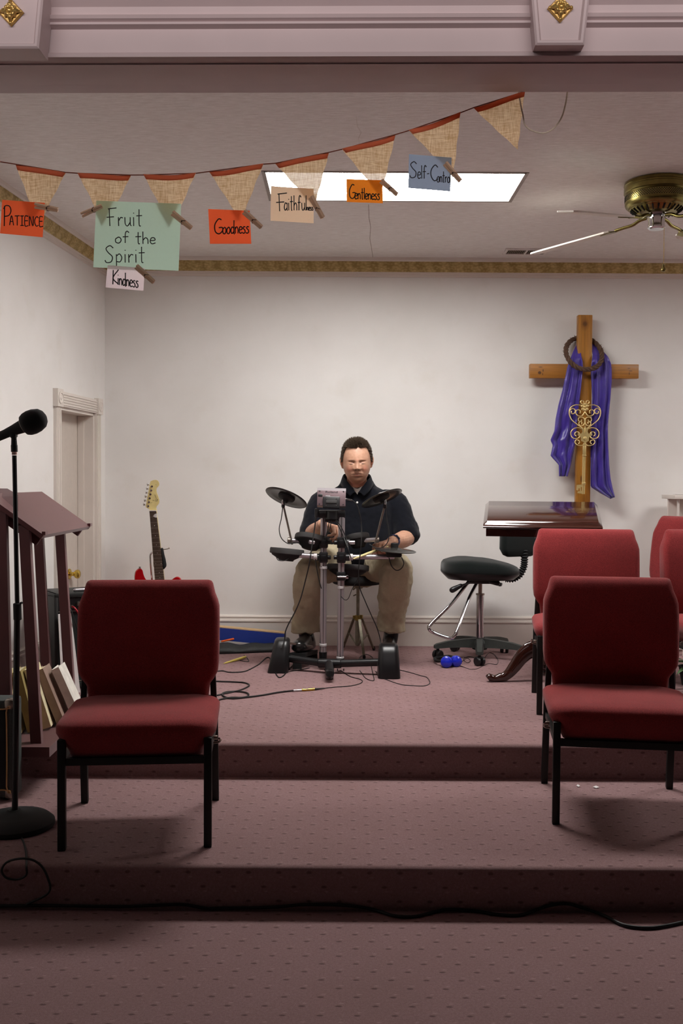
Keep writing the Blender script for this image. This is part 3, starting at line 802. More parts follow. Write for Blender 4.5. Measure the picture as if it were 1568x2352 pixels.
# twisted vine wreath, over the top of the upright
wc = pt(1340, 812, 6.352)
wr = MB(); rad_ = .113
for s_ in range(3):
    P = []
    for k in range(96):
        a = 2*PI*k/96; ph = s_*2*PI/3 + a*9
        off = .0085+.001*math.sin(a*5+s_)
        rr = rad_ + off*math.cos(ph); ty = off*math.sin(ph)
        P.append(wc + V((rr*math.cos(a)*1.0, -.078*(-math.sin(a)) + ty - .006, rr*math.sin(a)*.98)))
    wr.tube(P, .0082, 8, closed=True)
rnd = random.Random(4)
for k in range(18):
    a = rnd.uniform(0, 6.28); o_ = V((math.cos(a), .52*math.sin(a), math.sin(a))); p = wc + V((rad_*math.cos(a), .078*math.sin(a)-.006, rad_*math.sin(a)))
    dd = (o_ + V((rnd.uniform(-.7, .7), rnd.uniform(-1.2, 0), rnd.uniform(-.7, .7)))).normalized()
    wr.tube([p+dd*.008, p+dd*.016, p+dd*.024], [.003, .0018, .0004], 6)
tag(wr.build('vine_wreath', plain('dry_vine', (84, 62, 48), .9, var=.3, scale=60, bump=.8, bscale=120, bdist=.004)), 'brown twisted vine crown hanging around the upper cross', 'wreath')

# gold key ornament
YK = 6.282
key = thing('key_ornament', 'large pale gold scrollwork key hung on the lower cross', 'key ornament', pt(*zo(785, 2130), YK))
b = MB()
def scroll(pts, r=.0034):
    for mir in (False, True):
        q = mirrorx(pts, 797) if mir else pts
        b.tube(catmull([pt(*zo(*p), YK) for p in q], 6), r, 8)
scroll([(752, 1132), (690, 1128), (635, 1160), (620, 1220), (645, 1290), (700, 1340), (772, 1392)])
scroll([(622, 1240), (628, 1190), (660, 1168), (686, 1185), (684, 1215), (660, 1228), (644, 1212), (650, 1196)])
scroll([(797, 1205), (765, 1248), (722, 1250), (694, 1222), (700, 1190), (728, 1183), (745, 1200), (741, 1222)])
scroll([(795, 1320), (790, 1285), (765, 1266), (733, 1272), (722, 1296), (735, 1314), (755, 1310), (760, 1292)])
scroll([(795, 1318), (785, 1350), (758, 1364), (733, 1352), (732, 1328), (752, 1318), (764, 1330), (760, 1344)])
scroll([(772, 1400), (720, 1384), (668, 1398), (638, 1440), (650, 1490), (690, 1508), (730, 1495), (742, 1460), (720, 1432), (692, 1436), (682, 1462), (700, 1480)])
scroll([(790, 1572), (755, 1586), (706, 1574), (684, 1546), (700, 1522), (728, 1530), (736, 1550), (724, 1564)])
scroll([(790, 1118), (765, 1117), (748, 1098), (760, 1080), (780, 1086), (784, 1104)])
b.build('scrollwork', M['keygold'], key)
b = MB()
lf = [(800, 1355), (815, 1395), (835, 1385), (826, 1430), (842, 1455), (872, 1430), (880, 1470), (852, 1480), (840, 1500), (842, 1530), (815, 1545), (797, 1572), (780, 1545), (752, 1530), (755, 1500), (742, 1480), (716, 1470), (722, 1430), (752, 1455), (770, 1430), (762, 1385), (785, 1395)]
b.prism([pt(*zo(*p), YK+.002) for p in lf], (0, -.005, 0))
for q in ((797, 1420, 8, 40), (797, 1505, 22, 26)): b.ball(pt(*zo(q[0], q[1]), YK-.002), (q[2]/1750, .006, q[3]/1750), 12)
for q in ((797, 1150), (770, 1140), (824, 1140), (775, 1175), (820, 1175), (797, 1185), (797, 1120)): b.ball(pt(*zo(*q), YK-.002), (.011, .006, .009), 10)
split_islands(b.build('leaf_ornament', M['keygold'], key, angle=50))
b = MB()
b.bar(pt(*zo(797, 1560), YK), pt(*zo(794, 1588), YK), .020, .012, up=(0, 1, 0), bevel=.002); b.bar(pt(*zo(793, 1585), YK), pt(*zo(790, 1695), YK), .021, .012, up=(0, 1, 0), bevel=.002)
b.bar(pt(*zo(790, 1690), YK), pt(*zo(790, 1704), YK), .026, .015, up=(0, 1, 0), bevel=.003)
for q in (778, 797): b.cyl(pt(*zo(q, 1700), YK), pt(*zo(q-5, 2000), YK), .0046, 10)
b.bar(pt(*zo(784, 1995), YK), pt(*zo(783, 2030), YK), .022, .013, up=(0, 1, 0), bevel=.002)
for q in (773, 791): b.cyl(pt(*zo(q, 2028), YK), pt(*zo(q-2, 2130), YK), .0048, 10)
b.build('shaft', M['keygold'], key)
b = MB(); b.prism([pt(*zo(*p), YK+.003) for p in [(768, 2022), (706, 2028), (702, 2085), (722, 2092), (724, 2065), (738, 2066), (740, 2098), (716, 2100), (714, 2120), (768, 2126), (770, 2095), (752, 2094), (750, 2052), (768, 2050)]], (0, -.006, 0)); b.build('bit', M['keygold'], key, angle=20)
# ------------------------------------------------------------------ maroon stacking chairs: one built, the rest copied
def make_chair():
    t = thing('church_chair', '', 'chair', (0, 0, 0), 0, 'maroon padded church chairs')
    b = MB()
    rg = [(.300, .212, .190, .03), (.325, .224, .202, .045), (.350, .246, .216, .06), (.378, .262, .228, .07), (.400, .263, .230, .075), (.414, .254, .222, .08), (.424, .225, .196, .08), (.430, .16, .14, .07), (.432, .08, .07, .04)]
    b.loft([rrect(0, -.018, hx, hy, rd, z, 6) for z, hx, hy, rd in rg]); b.build('seat', M['maroon'], t, angle=70)
    b = MB()
    rg = [(.350, .218, .022, .190), (.42, .220, .025, .194), (.452, .224, .028, .198), (.462, .227, .034, .198), (.480, .240, .042, .199), (.505, .253, .047, .202), (.54, .257, .050, .206), (.62, .258, .050, .213), (.70, .258, .048, .222), (.742, .257, .046, .228), (.765, .251, .044, .232), (.79, .241, .041, .236), (.812, .236, .036, .239), (.826, .233, .028, .241), (.834, .228, .018, .242), (.838, .218, .008, .242)]
    b.loft([rrect(0, yc, hx, hy, .028, z, 5) for z, hx, hy, yc in rg]); b.build('backrest', M['maroon'], t, angle=70)
    for sx in (-1, 1):
        b = MB(); b.bar((sx*.236, -.222, 0), (sx*.236, -.222, .365), .026, bevel=.003); b.build('leg', M['framemetal'], t, angle=25)
    for sx in (-1, 1):
        b = MB(); b.bar((sx*.243, .262, 0), (sx*.240, .205, .36), .026, bevel=.003); b.bar((sx*.240, .205, .352), (sx*.228, .226, .60), .022, bevel=.003); b.build('leg', M['framemetal'], t, angle=25)
    b = MB(); b.bar((-.236, -.214, .290), (.236, -.214, .290), .022, .024); b.bar((-.24, .20, .290), (.24, .20, .290), .022, .024)
    for sx in (-1, 1): b.bar((sx*.232, -.22, .290), (sx*.236, .205, .290), .022, .022)
    b.build('seat_frame', M['framemetal'], t, angle=25)
    for sx in (-1, 1):
        b = MB(); b.tube(catmull([(sx*.248, -.05, .30), (sx*.265, -.06, .305), (sx*.272, -.075, .315), (sx*.268, -.09, .325)], 4), .004, 6); b.cyl((sx*.244, .02, .30), (sx*.258, .02, .30), .008, 10); split_islands(b.build('ganging_hook', M['nickel'], t))
    return t
def place(deg, x, y, z, s=1.0): return Matrix.Translation((x, y, z)) @ Matrix.Rotation(R(deg), 4, 'Z') @ Matrix.Scale(s, 4)
ch = make_chair()
fl = onz(145, 1951, Z1); fr = onz(475, 1946, Z1); mid_ = (fl+fr)/2; a_ = 5.0
dv = V((-math.sin(R(a_)), math.cos(R(a_)), 0))
cL = mid_ + dv*.222
ch.matrix_basis = place(a_, cL.x, cL.y, Z1); ch['label'] = 'maroon padded chair on the lower step beside the microphone stand and the lectern'
fl = onz(1272, 1886, Z1); a_ = -7.6; ux = V((math.cos(R(a_)), math.sin(R(a_)), 0)); dv = V((-math.sin(R(a_)), math.cos(R(a_)), 0))
cR = fl + ux*.236 + dv*.222
cR.y = min(cR.y, Y2-.345)
dup(ch, place(a_, cR.x, cR.y, Z1), 'maroon padded chair on the lower step with white paper scraps under its seat')
fl = onz(1238, 1641, Z2); a_ = -9; ux = V((math.cos(R(a_)), math.sin(R(a_)), 0)); dv = V((-math.sin(R(a_)), math.cos(R(a_)), 0))
c2 = fl + ux*.236 + dv*.222
dup(ch, place(a_, c2.x, c2.y, Z2), 'maroon padded chair standing on the stage right beside the dark mahogany desk')
dup(ch, place(3, c2.x+.685, c2.y+.02, Z2), 'maroon padded chair beside the one at the desk, cut off by the picture edge')
dup(ch, place(-58, 1.785, 5.47, Z2, 1.05), 'maroon padded chair turned sideways in front of the white stand by the back wall')

# ------------------------------------------------------------------ drafting stool
bx, by = .845, 6.03
ds = thing('drafting_stool', 'black drafting stool with chrome foot ring and five-arm base', 'stool', (bx, by, Z2))
O = V((bx, by, Z2))
b = MB(); 
# seat: long cushion, waterfall front to the left
st = pt(1015, 1300, by); zt = 1.35-(1281-1106)*by/FPX; zbm = 1.35-(1328-1106)*by/FPX
sx0, sx1 = pt(1014, 1300, by).x, pt(1188, 1300, by).x; cxs = (sx0+sx1)/2; hxs = (sx1-sx0)/2
def seatring(z, k, dz): 
    out = []
    for q in rrect(cxs, by, hxs*k, .215*k, .15*k, 0, 8):
        g = (q.x-cxs)/hxs; out.append(V((q.x, q.y, z - dz*(.026*max(0, g)+.012*max(0, -g-.5)))))
    return out
b.loft([seatring(zbm+.030, .80, .2), seatring(zbm+.032, .95, .3), seatring(zbm+.045, 1.0, .4), seatring(zbm+.075, 1.0, .8), seatring(zt-.025, .99, 1.4), seatring(zt-.008, .94, 1.6), seatring(zt, .82, 1.7), seatring(zt+.002, .4, 1.2)]); b.build('seat', M['blackcloth'], ds, angle=70)
b = MB(); b.loft([seatring(zbm, .72, 0), seatring(zbm+.004, .86, .1), seatring(zbm+.034, .985, .3), seatring(zbm+.046, 1.004, .4)]); b.build('seat_shell', M['black'], ds, angle=60)
b = MB(); b.box((cxs+.02, by, zbm-.012), (.18, .14, .03), None, .006); b.bar((cxs+.05, by-.05, zbm-.01), (cxs+.12, by-.09, zbm-.03), .03, .02, bevel=.004); b.build('tilt_plate', M['black'], ds)
pz = pt(1046, 1350, by-.16)
b = MB(); b.bar((cxs-.03, by-.05, zbm-.01), (pz.x+.03, by-.16, pz.z+.012), .010, .010); b.limb([(pz.x+.03, by-.16, pz.z+.012), (pz.x-.02, by-.17, pz.z-.012)], [.013, .018], 12); b.build('height_lever', M['black'], ds)
b = MB(); q = pt(1135, 1339, by-.12); b.limb([q+V((-.02, 0, .005)), q+V((.02, 0, -.002))], [.012, .015], 12); b.build('tilt_lever', M['black'], ds)
b = MB(); b.cyl((bx, by, .40), (bx, by, .67), .0235, 28); b.build('column', M['chrome'], ds)
b = MB(); b.cyl((bx, by, .66), (bx, by, zbm-.01), .012, 20); b.lathe([(.026, .664), (.026, .674), (.014, .676)], Matrix.Translation((bx, by, 0)), 24); b.build('gas_piston', M['nickel'], ds)
b = MB(); ringp = [pt(1080, 1331, by-.02), pt(1036, 1386, by-.12), pt(992, 1430, by-.20), pt(985, 1443, by-.22), pt(996, 1453, by-.22), pt(1030, 1465, by-.26), pt(1042, 1462, by-.27), pt(1051, 1444, by-.25), pt(1076, 1376, by-.12), pt(1098, 1333, by-.03)]
b.tube(catmull(ringp, 8), .0105, 14); b.build('foot_ring', M['chrome'], ds)
b = MB()
br = [pt(1161, 1329, by), pt(1178, 1329, by), pt(1193, 1320, by), pt(1202, 1303, by), pt(1204, 1285, by), pt(1204, 1262, by)]
P = catmull(br, 14); rad2 = [.020+.0045*math.cos(i*1.57) for i in range(len(P))]
b.tube(P, rad2, 14); b.build('bellows_support', M['rubber'], ds, angle=80)
b = MB()
bc = pt(1192, 1225, by); 
def bring(z, hw, th, dx): return [V((bc.x+dx + (q.x*.90 - q.y*.42), by + (q.x*.42+q.y*.9), z)) for q in rrect(0, 0, hw, th, th*.9, 0, 5)]
z0 = 1.35-(1277-1106)*by/FPX
b.loft([bring(z0, .085, .012, .0), bring(z0+.012, .112, .026, .0), bring(z0+.05, .135, .032, -.0), bring(z0+.12, .14, .033, .005), bring(z0+.19, .13, .03, .01), bring(z0+.225, .11, .02, .012), bring(z0+.235, .09, .01, .012)]); b.build('backrest', M['blackcloth'], ds, angle=70)
b = MB()
b.lathe([(.032, .40), (.045, .385), (.05, .36), (.045, .335), (.03, .33)], Matrix.Translation((bx, by, 0)), 28)
ang0 = [R(a) for a in (262, 334, 46, 118, 190)]
for a in ang0:
    d_ = V((math.cos(a), math.sin(a), 0)); n_ = V((-d_.y, d_.x, 0))
    rr = []
    for r_, hw_, zt_, zb_ in ((.03, .026, .402, .345), (.10, .026, .398, .350), (.2, .023, .388, .350), (.27, .021, .372, .345), (.285, .016, .364, .346)):
        c = O + d_*r_; rr.append([V((c.x, c.y, 0)) + n_*(hw_*.7) + V((0, 0, zt_)), V((c.x, c.y, 0)) - n_*(hw_*.7) + V((0, 0, zt_)), V((c.x, c.y, 0)) - n_*hw_ + V((0, 0, zb_)), V((c.x, c.y, 0)) + n_*hw_ + V((0, 0, zb_))])
    b.loft(rr)
b.build('star_base', plain('dusty_black_plastic', (44, 47, 44), .6, var=.2, scale=40), ds, angle=35)
for i, a in enumerate(ang0):
    d_ = V((math.cos(a), math.sin(a), 0)); c = O + d_*.262; q = R(30+70*i); w_ = V((math.cos(q), math.sin(q), 0)); z = Z2+.027
    b = MB()
    for s_ in (1, -1): b.cyl(V((c.x, c.y, z))+w_*s_*.006, V((c.x, c.y, z))+w_*s_*.026, .027, 20, bevel=.004)
    b.cyl((c.x, c.y, Z2+.04), (c.x, c.y, Z2+.07), .009, 12); b.box((c.x, c.y, Z2+.045), (.03, .03, .02), Euler((0, 0, q)), .006)
    b.build('caster', M['black'], ds)

# ------------------------------------------------------------------ dark mahogany pedestal desk
mx, my = 1.07, 5.38
md = thing('pedestal_desk', 'glossy dark mahogany pedestal reading desk with scrolled feet', 'reading desk', (mx, my, Z2))
yf, yk = 5.2, 5.57
F0, F1 = pt(1109, 1213, yf), pt(1384, 1216, yf); K0, K1 = pt(1114, 1163, yk), pt(1371, 1167, yk)
sl = (K0-F0).normalized(); sx_ = V((1, 0, 0)); sn = sx_.cross(V((0, sl.y, sl.z))).normalized()
slu = V((0, sl.y, sl.z)).normalized(); dep = (yk-yf)/slu.y
b = MB()
x0, x1 = F0.x, F0.x+.607
prof = [(0, 0), (0, .008), (.004, .011), (.010, .012), (.016, .016), (.022, .025), (.030, .032), (.04, .035), (dep-.012, .035), (dep-.004, .031), (dep, .022), (dep, 0)]
rings = []
for e, xx in ((.0, x0), (1, x0+.02), (1, x1-.02), (.0, x1)):
    rings.append([V((xx, F0.y, F0.z)) + slu*a + sn*(c if e else min(c, .012)) for a, c in prof])
b.loft(rings); b.build('desk_top', M['mahogany'], md, angle=30)
b = MB()
za = F0.z
hx_ = (x1-x0)/2; xm = (x0+x1)/2
b.loft([[V((xm-hx_+.015, yf+.015, za-.005)), V((xm+hx_-.015, yf+.015, za-.005)), V((xm+hx_-.015, yk-.015, za+.075)), V((xm-hx_+.015, yk-.015, za+.075))],
        [V((xm-hx_+.015, yf+.015, za-.043)), V((xm+hx_-.015, yf+.015, za-.043)), V((xm+hx_-.015, yk-.015, za-.043)), V((xm-hx_+.015, yk-.015, za-.043))]]); b.build('apron', M['mahogany'], md, angle=20)
b = MB(); T = Matrix.Translation((mx, my, 0))
b.lathe([(.062, za-.043), (.06, za-.06), (.048, za-.075), (.046, za-.10), (.045, .60), (.041, .585), (.046, .575), (.034, .565), (.034, .56), (.050, .548), (.056, .53), (.050, .512), (.036, .504), (.036, .498), (.046, .49), (.048, .38), (.040, .372), (.044, .36), (.030, .345), (.036, .33), (.028, .318), (.012, .312), (0, .311)], T, 32); b.build('pedestal', M['mahogany_z'], md, angle=35)
for a in (R(193), R(307), R(75)):
    d_ = V((math.cos(a), math.sin(a), 0)); n_ = V((-d_.y, d_.x, 0)); b = MB(); rr = []
    spn = [(.035, .455, .050), (.08, .450, .046), (.125, .415, .040), (.165, .36, .034), (.20, .32, .028), (.24, .298, .024), (.275, .298, .018), (.30, .306, .020), (.312, .300, .012)]
    spp = catmull([(r_, z_, h_) for r_, z_, h_ in spn], 4)
    for i, q in enumerate(spp):
        p2 = spp[min(i+1, len(spp)-1)]; p1 = spp[max(i-1, 0)]; t2 = V((p2.x-p1.x, p2.y-p1.y, 0)).normalized(); nn = V((-t2.y, t2.x, 0))
        c = V((mx, my, 0)) + d_*q.x + V((0, 0, max(q.y, Z2+q.z)))
        rr.append([c + n_*(.020*math.cos(u)) + (d_*nn.x + V((0, 0, nn.y)))*(q.z*math.sin(u)) for u in [2*PI*k/12 for k in range(12)]])
    b.loft(rr); b.build('leg', M['mahogany'], md, angle=60)

pv = V((F0.x, F0.y, 0)) - V((mx, my, 0)); ct, st2 = math.cos(R(-10)), math.sin(R(-10))
md.rotation_euler = (0, 0, R(-10)); md.location = (F0.x - (pv.x*ct - pv.y*st2), F0.y - (pv.x*st2 + pv.y*ct), Z2)
# ------------------------------------------------------------------ maroon painted lectern at left
lt = thing('lectern', 'tall maroon painted wooden lectern with sloping top on four slim posts', 'lectern', (-1.28, 4.2, Z2))
A_ = pt(100, 1229, 4.0); B_ = V((A_.x-.012, 4.80, A_.z)); 
Dx = -.235; Dz = .165
b = MB(); nn = V((-Dz, 0, Dx)).normalized(); nn = nn if nn.z < 0 else -nn
Cc = B_ + V((Dx, 0, Dz)); Dd = A_ + V((Dx, 0, Dz))
b.prism([A_, B_, Cc, Dd], nn*.018); b.build('sloping_top', M['stagewood'], lt, angle=20)
b = MB(); e_ = V((Dx, 0, Dz)).normalized()
for q in (A_, B_): 
    sgn = 1 if q is A_ else -1
    b.bar(q + V((0, sgn*.0, 0)) + e_*.004 - nn*.006, q + V((0, sgn*.035, 0)) + e_*.004 - nn*.006, .014, .014)
split_islands(b.build('page_stop', M['stagewood'], lt, angle=20))
b = MB()
for q, s_ in ((A_, 1), (B_, -1)):
    p0 = q + V((0, .06*s_, 0)) + e_*.012 + nn*.04; b.bar(p0, p0 + e_*.285, .022, .046, up=nn)
b.build('support_batten', plain('dark_maroon_wood', (84, 40, 40), .5, var=.06, scale=20), lt, angle=20); split_islands(bpy.data.objects['support_batten'])
# raised second board at the upper left
b = MB(); E0 = pt(-70, 1121, 4.22); b.prism([pt(17, 1122, 4.3), pt(42, 1137, 4.15), pt(42, 1205, 4.05), pt(-70, 1150, 4.12), pt(-70, 1121, 4.3)], nn*.016); b.build('upper_board', M['stagewood'], lt, angle=20)
for (tx, ty, bx_, by_, hh) in ((-1.282, 4.03, -1.182, 3.86, 1.162), (-1.34, 4.72, -1.245, 4.58, 1.202), (-1.445, 4.72, -1.35, 4.58, 1.272), (-1.375, 4.03, -1.30, 3.86, 1.224)):
    b = MB(); b.bar((bx_, by_, Z2+.004), (tx, ty, hh), .043, .030, up=(0, 1, 0), bevel=.002); b.build('post', M['stagewood'], lt, angle=20)
b = MB(); 
b.loft([[V((-1.33, 3.80, Z2+.001)), V((-1.118, 3.80, Z2+.001)), V((-1.118, 4.72, Z2+.001)), V((-1.33, 4.72, Z2+.001))], [V((-1.33, 3.80, Z2+.04)), V((-1.118, 3.80, Z2+.04)), V((-1.118, 4.72, Z2+.04)), V((-1.33, 4.72, Z2+.04))]])
b.build('base_board', M['stagewood'], lt, angle=20)
b = MB(); b.cyl(pt(-6, 1193, 4.03), pt(6, 1193, 4.03), .0001, 6); b.bm.clear(); q = pt(0, 1194, 4.05); b.box(q, (.03, .03, .022), Euler((0, .3, 0)), .002); b.build('corner_block', plain('bare_wood_block', (196, 136, 66), .6), lt, angle=20)

# books leaning between the lectern posts
BOOKS = [('pale green cloth book leaning furthest from the left chair under the lectern', (150, 160, 126), .034, .245, -1.345, 4.03, 10), ('yellowed paperback between the first two lectern posts', (206, 192, 142), .02, .25, -1.305, 4.06, 12),
         ('olive and cream music book leaning behind the second post', (158, 142, 88), .03, .25, -1.262, 4.09, 14), ('cream hymn book with pages showing, third from the seat of the left chair', (222, 214, 176), .034, .255, -1.215, 4.14, 17),
         ('book with mottled brown cover leaning beside the third post', (150, 126, 112), .03, .245, -1.172, 4.2, 22), ('white-covered songbook leaning closest to the white board under the lectern', (226, 224, 214), .03, .24, -1.12, 4.27, 24)]
for lab, rgb, th, h, x, y, lean in BOOKS:
    t = thing('songbook', lab, 'book', (x, y, Z2+.041), 0, 'songbooks leaning under the lectern')
    m = Matrix.Translation((x, y, Z2+.041+.5*th*math.sin(R(lean)))) @ Matrix.Rotation(R(-lean), 4, 'Y') @ Matrix.Rotation(R(8), 4, 'Z')
    m = Matrix.Translation((-math.sin(R(-lean))*0-.0, 0, 0)) @ m
    def bb(b, c, s_): 
        r = bmesh.ops.create_cube(b.bm, size=1, matrix=m @ Matrix.Translation(c) @ Matrix.Diagonal((*s_, 1)))
    cm = plain('book_cover_%d' % rgb[0], rgb, .7, var=.12, scale=25)
    b = MB(); bb(b, (-th/2, 0, h/2), (.003, .17, h)); bb(b, (th/2, 0, h/2), (.003, .17, h)); bb(b, (0, -.085, h/2), (th+.003, .003, h)); b.build('cover', cm, t, angle=20)
    b = MB(); bb(b, (0, .002, h/2), (th-.003, .163, h-.008)); b.build('page_block', M['paperwhite'] if lab.startswith('white') else plain('old_pages_%d' % rgb[0], (226, 216, 180), .85), t, angle=20)

# ------------------------------------------------------------------ guitar amplifier
ap = onz(125, 1590, Z2); aa = R(32); fx = V((math.cos(aa), math.sin(aa), 0)); fn = V((math.sin(aa), -math.cos(aa), 0))
am = thing('guitar_amplifier', 'black guitar amplifier with a knob panel behind the left chair', 'amplifier', ap + fx*.26 - fn*.14)
AH = .495; AW = .52; AD = .27; RA = Matrix((fx, -fn, UZ)).transposed()
tol = plain('black_vinyl_covering', (32, 34, 33), .55, var=.2, scale=200, bump=.4, bscale=400)
def ab(b, u0, u1, v0, v1, z0, z1, bev=0.0):
    c = ap + fx*((u0+u1)/2) - fn*((v0+v1)/2) + UZ*((z0+z1)/2); b.box(c, (u1-u0, v1-v0, z1-z0), RA, bev)
b = MB(); ab(b, 0, .022, 0, AD, .012, AH, .006); ab(b, AW-.022, AW, 0, AD, .012, AH, .006); ab(b, .0, AW, 0, AD, AH-.024, AH, .006); ab(b, 0, AW, 0, AD, .012, .04, .006); ab(b, .02, AW-.02, .03, AD-.01, .03, AH-.02); b.build('cabinet', tol, am, angle=30)
b = MB(); ab(b, .022, AW-.022, .012, .03, .04, AH-.095); b.build('grille_cloth', plain('black_grille', (24, 26, 25), .9, var=.5, scale=300, bump=.6, bscale=500), am)
b = MB(); ab(b, .022, AW-.022, .006, .03, AH-.09, AH-.026); b.build('control_panel', M['black'], am)
b = MB(); ab(b, .022, AW-.022, .003, .012, AH-.094, AH-.090); ab(b, .022, AW-.022, .003, .012, .043, .046); b.build('panel_trim', M['nickel'], am)
for k in range(2):
    b = MB(); q = ap + fx*(.065+.025*k) + fn*.0 + UZ*(AH-.068); b.cyl(q-fn*.004, q+fn*.006, .008, 16); b.build('input_jack', M['nickel'], am)
for k in range(6):
    b = MB(); q = ap + fx*(.125+.045*k) + UZ*(AH-.056); b.cyl(q-fn*.006, q+fn*.008, .012, 18); b.cyl(q+fn*.008, q+fn*.015, .009, 16); b.build('knob', M['nickel'] if k == 0 else M['black'], am)
b = MB()
for u in (.04, AW-.04):
    for v in (.04, AD-.04): q = ap + fx*u - fn*v; b.cyl((q.x, q.y, Z2), (q.x, q.y, Z2+.013), .015, 12)
split_islands(b.build('rubber_foot', M['rubber'], am))
b = MB(); P = [ap+fx*.09+fn*.008+UZ*(AH-.068), ap+fx*.094+fn*.03+UZ*(AH-.072), ap+fx*.112+fn*.034+UZ*(AH-.10), ap+fx*.13+fn*.028+UZ*(AH-.15)]
b.tube(catmull(P, 6), .0045, 8); tag(b.build('red_cable', plain('red_cable_jacket', (176, 24, 40), .4)), 'short red instrument cable plugged into the black amplifier', 'cable')
b = MB(); P = [ap+fx*.065+fn*.008+UZ*(AH-.068), ap+fx*.075+fn*.03+UZ*(AH-.08), ap+fx*.10+fn*.036+UZ*(AH-.16), ap+fx*.14+fn*.03+UZ*(AH-.3), ap+fx*.20+fn*.05+UZ*.008, ap+fx*.34+fn*.1+UZ*.006]
b.tube(catmull(P, 6), .0032, 8); tag(b.build('black_cable', M['cable']), 'thin black cable hanging from the amplifier input', 'cable')
b = MB(); q = ap + fx*.17 - fn*.05 + UZ*(AH+.009); b.limb([q-fx*.05, q+fx*.0], [.0085, .0085], 10); mk = thing('marker_pen', 'silver and black marker pen lying on top of the amplifier', 'pen', q); b.build('barrel', M['alu'], mk)
b = MB(); b.limb([q+fx*.004, q+fx*.07], [.0092, .0088], 10); b.build('cap', M['black'], mk)
# white board leaning on the amp front
b = MB(); pb0 = ap + fx*.035 + fn*.075 + UZ*.002; pt1 = ap + fx*.035 + fn*.012 + UZ*(AH-.10)
b.prism([pb0-fx*.02, pb0+fx*.072, pt1+fx*.045, pt1-fx*.02], fn*.006); tag(b.build('poster_board', M['paperwhite'], angle=20), 'narrow white board leaning against the front of the amplifier', 'board')

# small grey speaker case at the left edge
sp0 = thing('speaker_case', 'small grey speaker case with metal corners behind the microphone stand base', 'speaker', (-1.40, 3.8, Z1))
xr = pt(36, 1730, 3.72).x; xl = xr-.40; y0, y1 = 3.70, 3.80; z0, z1 = Z1+.012, .524
b = MB(); b.box(((xl+xr)/2, (y0+y1)/2, (z0+z1)/2), (xr-xl, y1-y0, z1-z0), None, .012); b.build('cabinet', plain('grey_vinyl', (66, 72, 70), .6, var=.25, scale=200, bump=.4, bscale=400), sp0)
b = MB(); b.box(((xl+xr)/2, y0-.001, (z0+z1)/2-.0), (xr-xl-.06, .006, z1-z0-.075), None, .002); b.build('grille', M['blackmatte'], sp0)
b = MB(); g0, g1, h0, h1 = xl+.027, xr-.027, z0+.034, z1-.034
b.tube(catmull([(g0, y0-.004, h0+.012), (g0, y0-.004, h1-.012), (g0+.012, y0-.004, h1), (g1-.012, y0-.004, h1), (g1, y0-.004, h1-.012), (g1, y0-.004, h0+.012), (g1-.012, y0-.004, h0), (g0+.012, y0-.004, h0)], 4, True), .0028, 8, closed=True); b.build('piping', plain('tan_piping', (196, 150, 100), .5), sp0)
for zz_ in (z0+.018, z1-.018):
    for xx_ in (xl+.018, xr-.018):
        b = MB(); b.box((xx_, y0+.018, zz_), (.040, .042, .042), None, .012); b.build('corner_cap', M['nickel'], sp0)
b = MB()
for xx_ in (xl+.04, xr-.04):
    for yy_ in (y0+.04, y1-.04): b.cyl((xx_, yy_, Z1), (xx_, yy_, z0+.004), .014, 12)
split_islands(b.build('rubber_foot', M['rubber'], sp0))

# ------------------------------------------------------------------ microphone and its stand
mb_ = onz(33, 1898, Z1); 
ms = thing('microphone_stand', 'black microphone stand with a heavy round base in front of the lectern', 'microphone stand', mb_)
b = MB(); b.lathe([(.134, 0), (.138, .006), (.136, .018), (.120, .032), (.08, .044), (.03, .052), (.02, .060), (0, .060)], Matrix.Translation(mb_), 48); b.build('base', plain('black_cast_base', (14, 14, 13), .75), ms)
tp = pt(33, 1046, mb_.y); lo_ = mb_ + V((.002, 0, .055)); jn = pt(39.5, 1388, mb_.y); jb = pt(40.5, 1424, mb_.y)
b = MB(); b.cyl(lo_, jn, .0105, 20); b.build('lower_tube', M['black'], ms)
b = MB(); b.cyl(jb, jn+V((0, 0, .004)), .0138, 20, bevel=.002); b.cyl(jn+V((.012, 0, .004)), jn+V((.018, -.004, .006)), .004, 10); b.build('height_clutch', M['blackmatte'], ms)
b = MB(); b.cyl(jn, tp, .0078, 20); b.build('upper_tube', M['black'], ms)
b = MB(); b.cyl(pt(33, 1045, mb_.y), pt(33, 1038, mb_.y), .0088, 18); b.build('tape_label', plain('pink_tape', (226, 190, 180), .7), ms)
b = MB()
for k in range(4): q = pt(29+k*2.6, 1041.5, mb_.y-.0089); b.box(q, (.0016, .001, .006))
b.build('tape_writing', M['ink'], ms)
b = MB(); b.cyl(pt(33, 1038, mb_.y), pt(32.5, 1022, mb_.y), .0115, 18, bevel=.001); b.cyl(pt(32.5, 1022, mb_.y), pt(32, 1004, mb_.y), .0105, 16, r2=.009); b.box(pt(30, 995, mb_.y), (.024, .03, .035), Euler((0, -.3, 0)), .008); q = pt(35, 1009, mb_.y-.01); b.cyl(q, q+V((0, -.004, 0)), .0042, 12); b.build('clip', M['black'], ms)
mic = thing('microphone', 'black handheld microphone with foam ball windscreen clipped on the black stand', 'microphone', pt(30, 985, mb_.y))
a0, a1, a2 = pt(-70, 1033, mb_.y), pt(50, 980, mb_.y), pt(77, 968, mb_.y); ad = (a2-a0).normalized()
b = MB(); Mx = Matrix.Translation(a0) @ ad.to_track_quat('Z', 'Y').to_matrix().to_4x4(); L = (a1-a0).length
b.lathe([(.009, -.01), (.010, 0), (.0125, .02), (.0155, L-.06), (.0185, L-.03), (.023, L), (.0235, L+.012)], Mx, 28); b.build('handle', M['blackmatte'], mic)
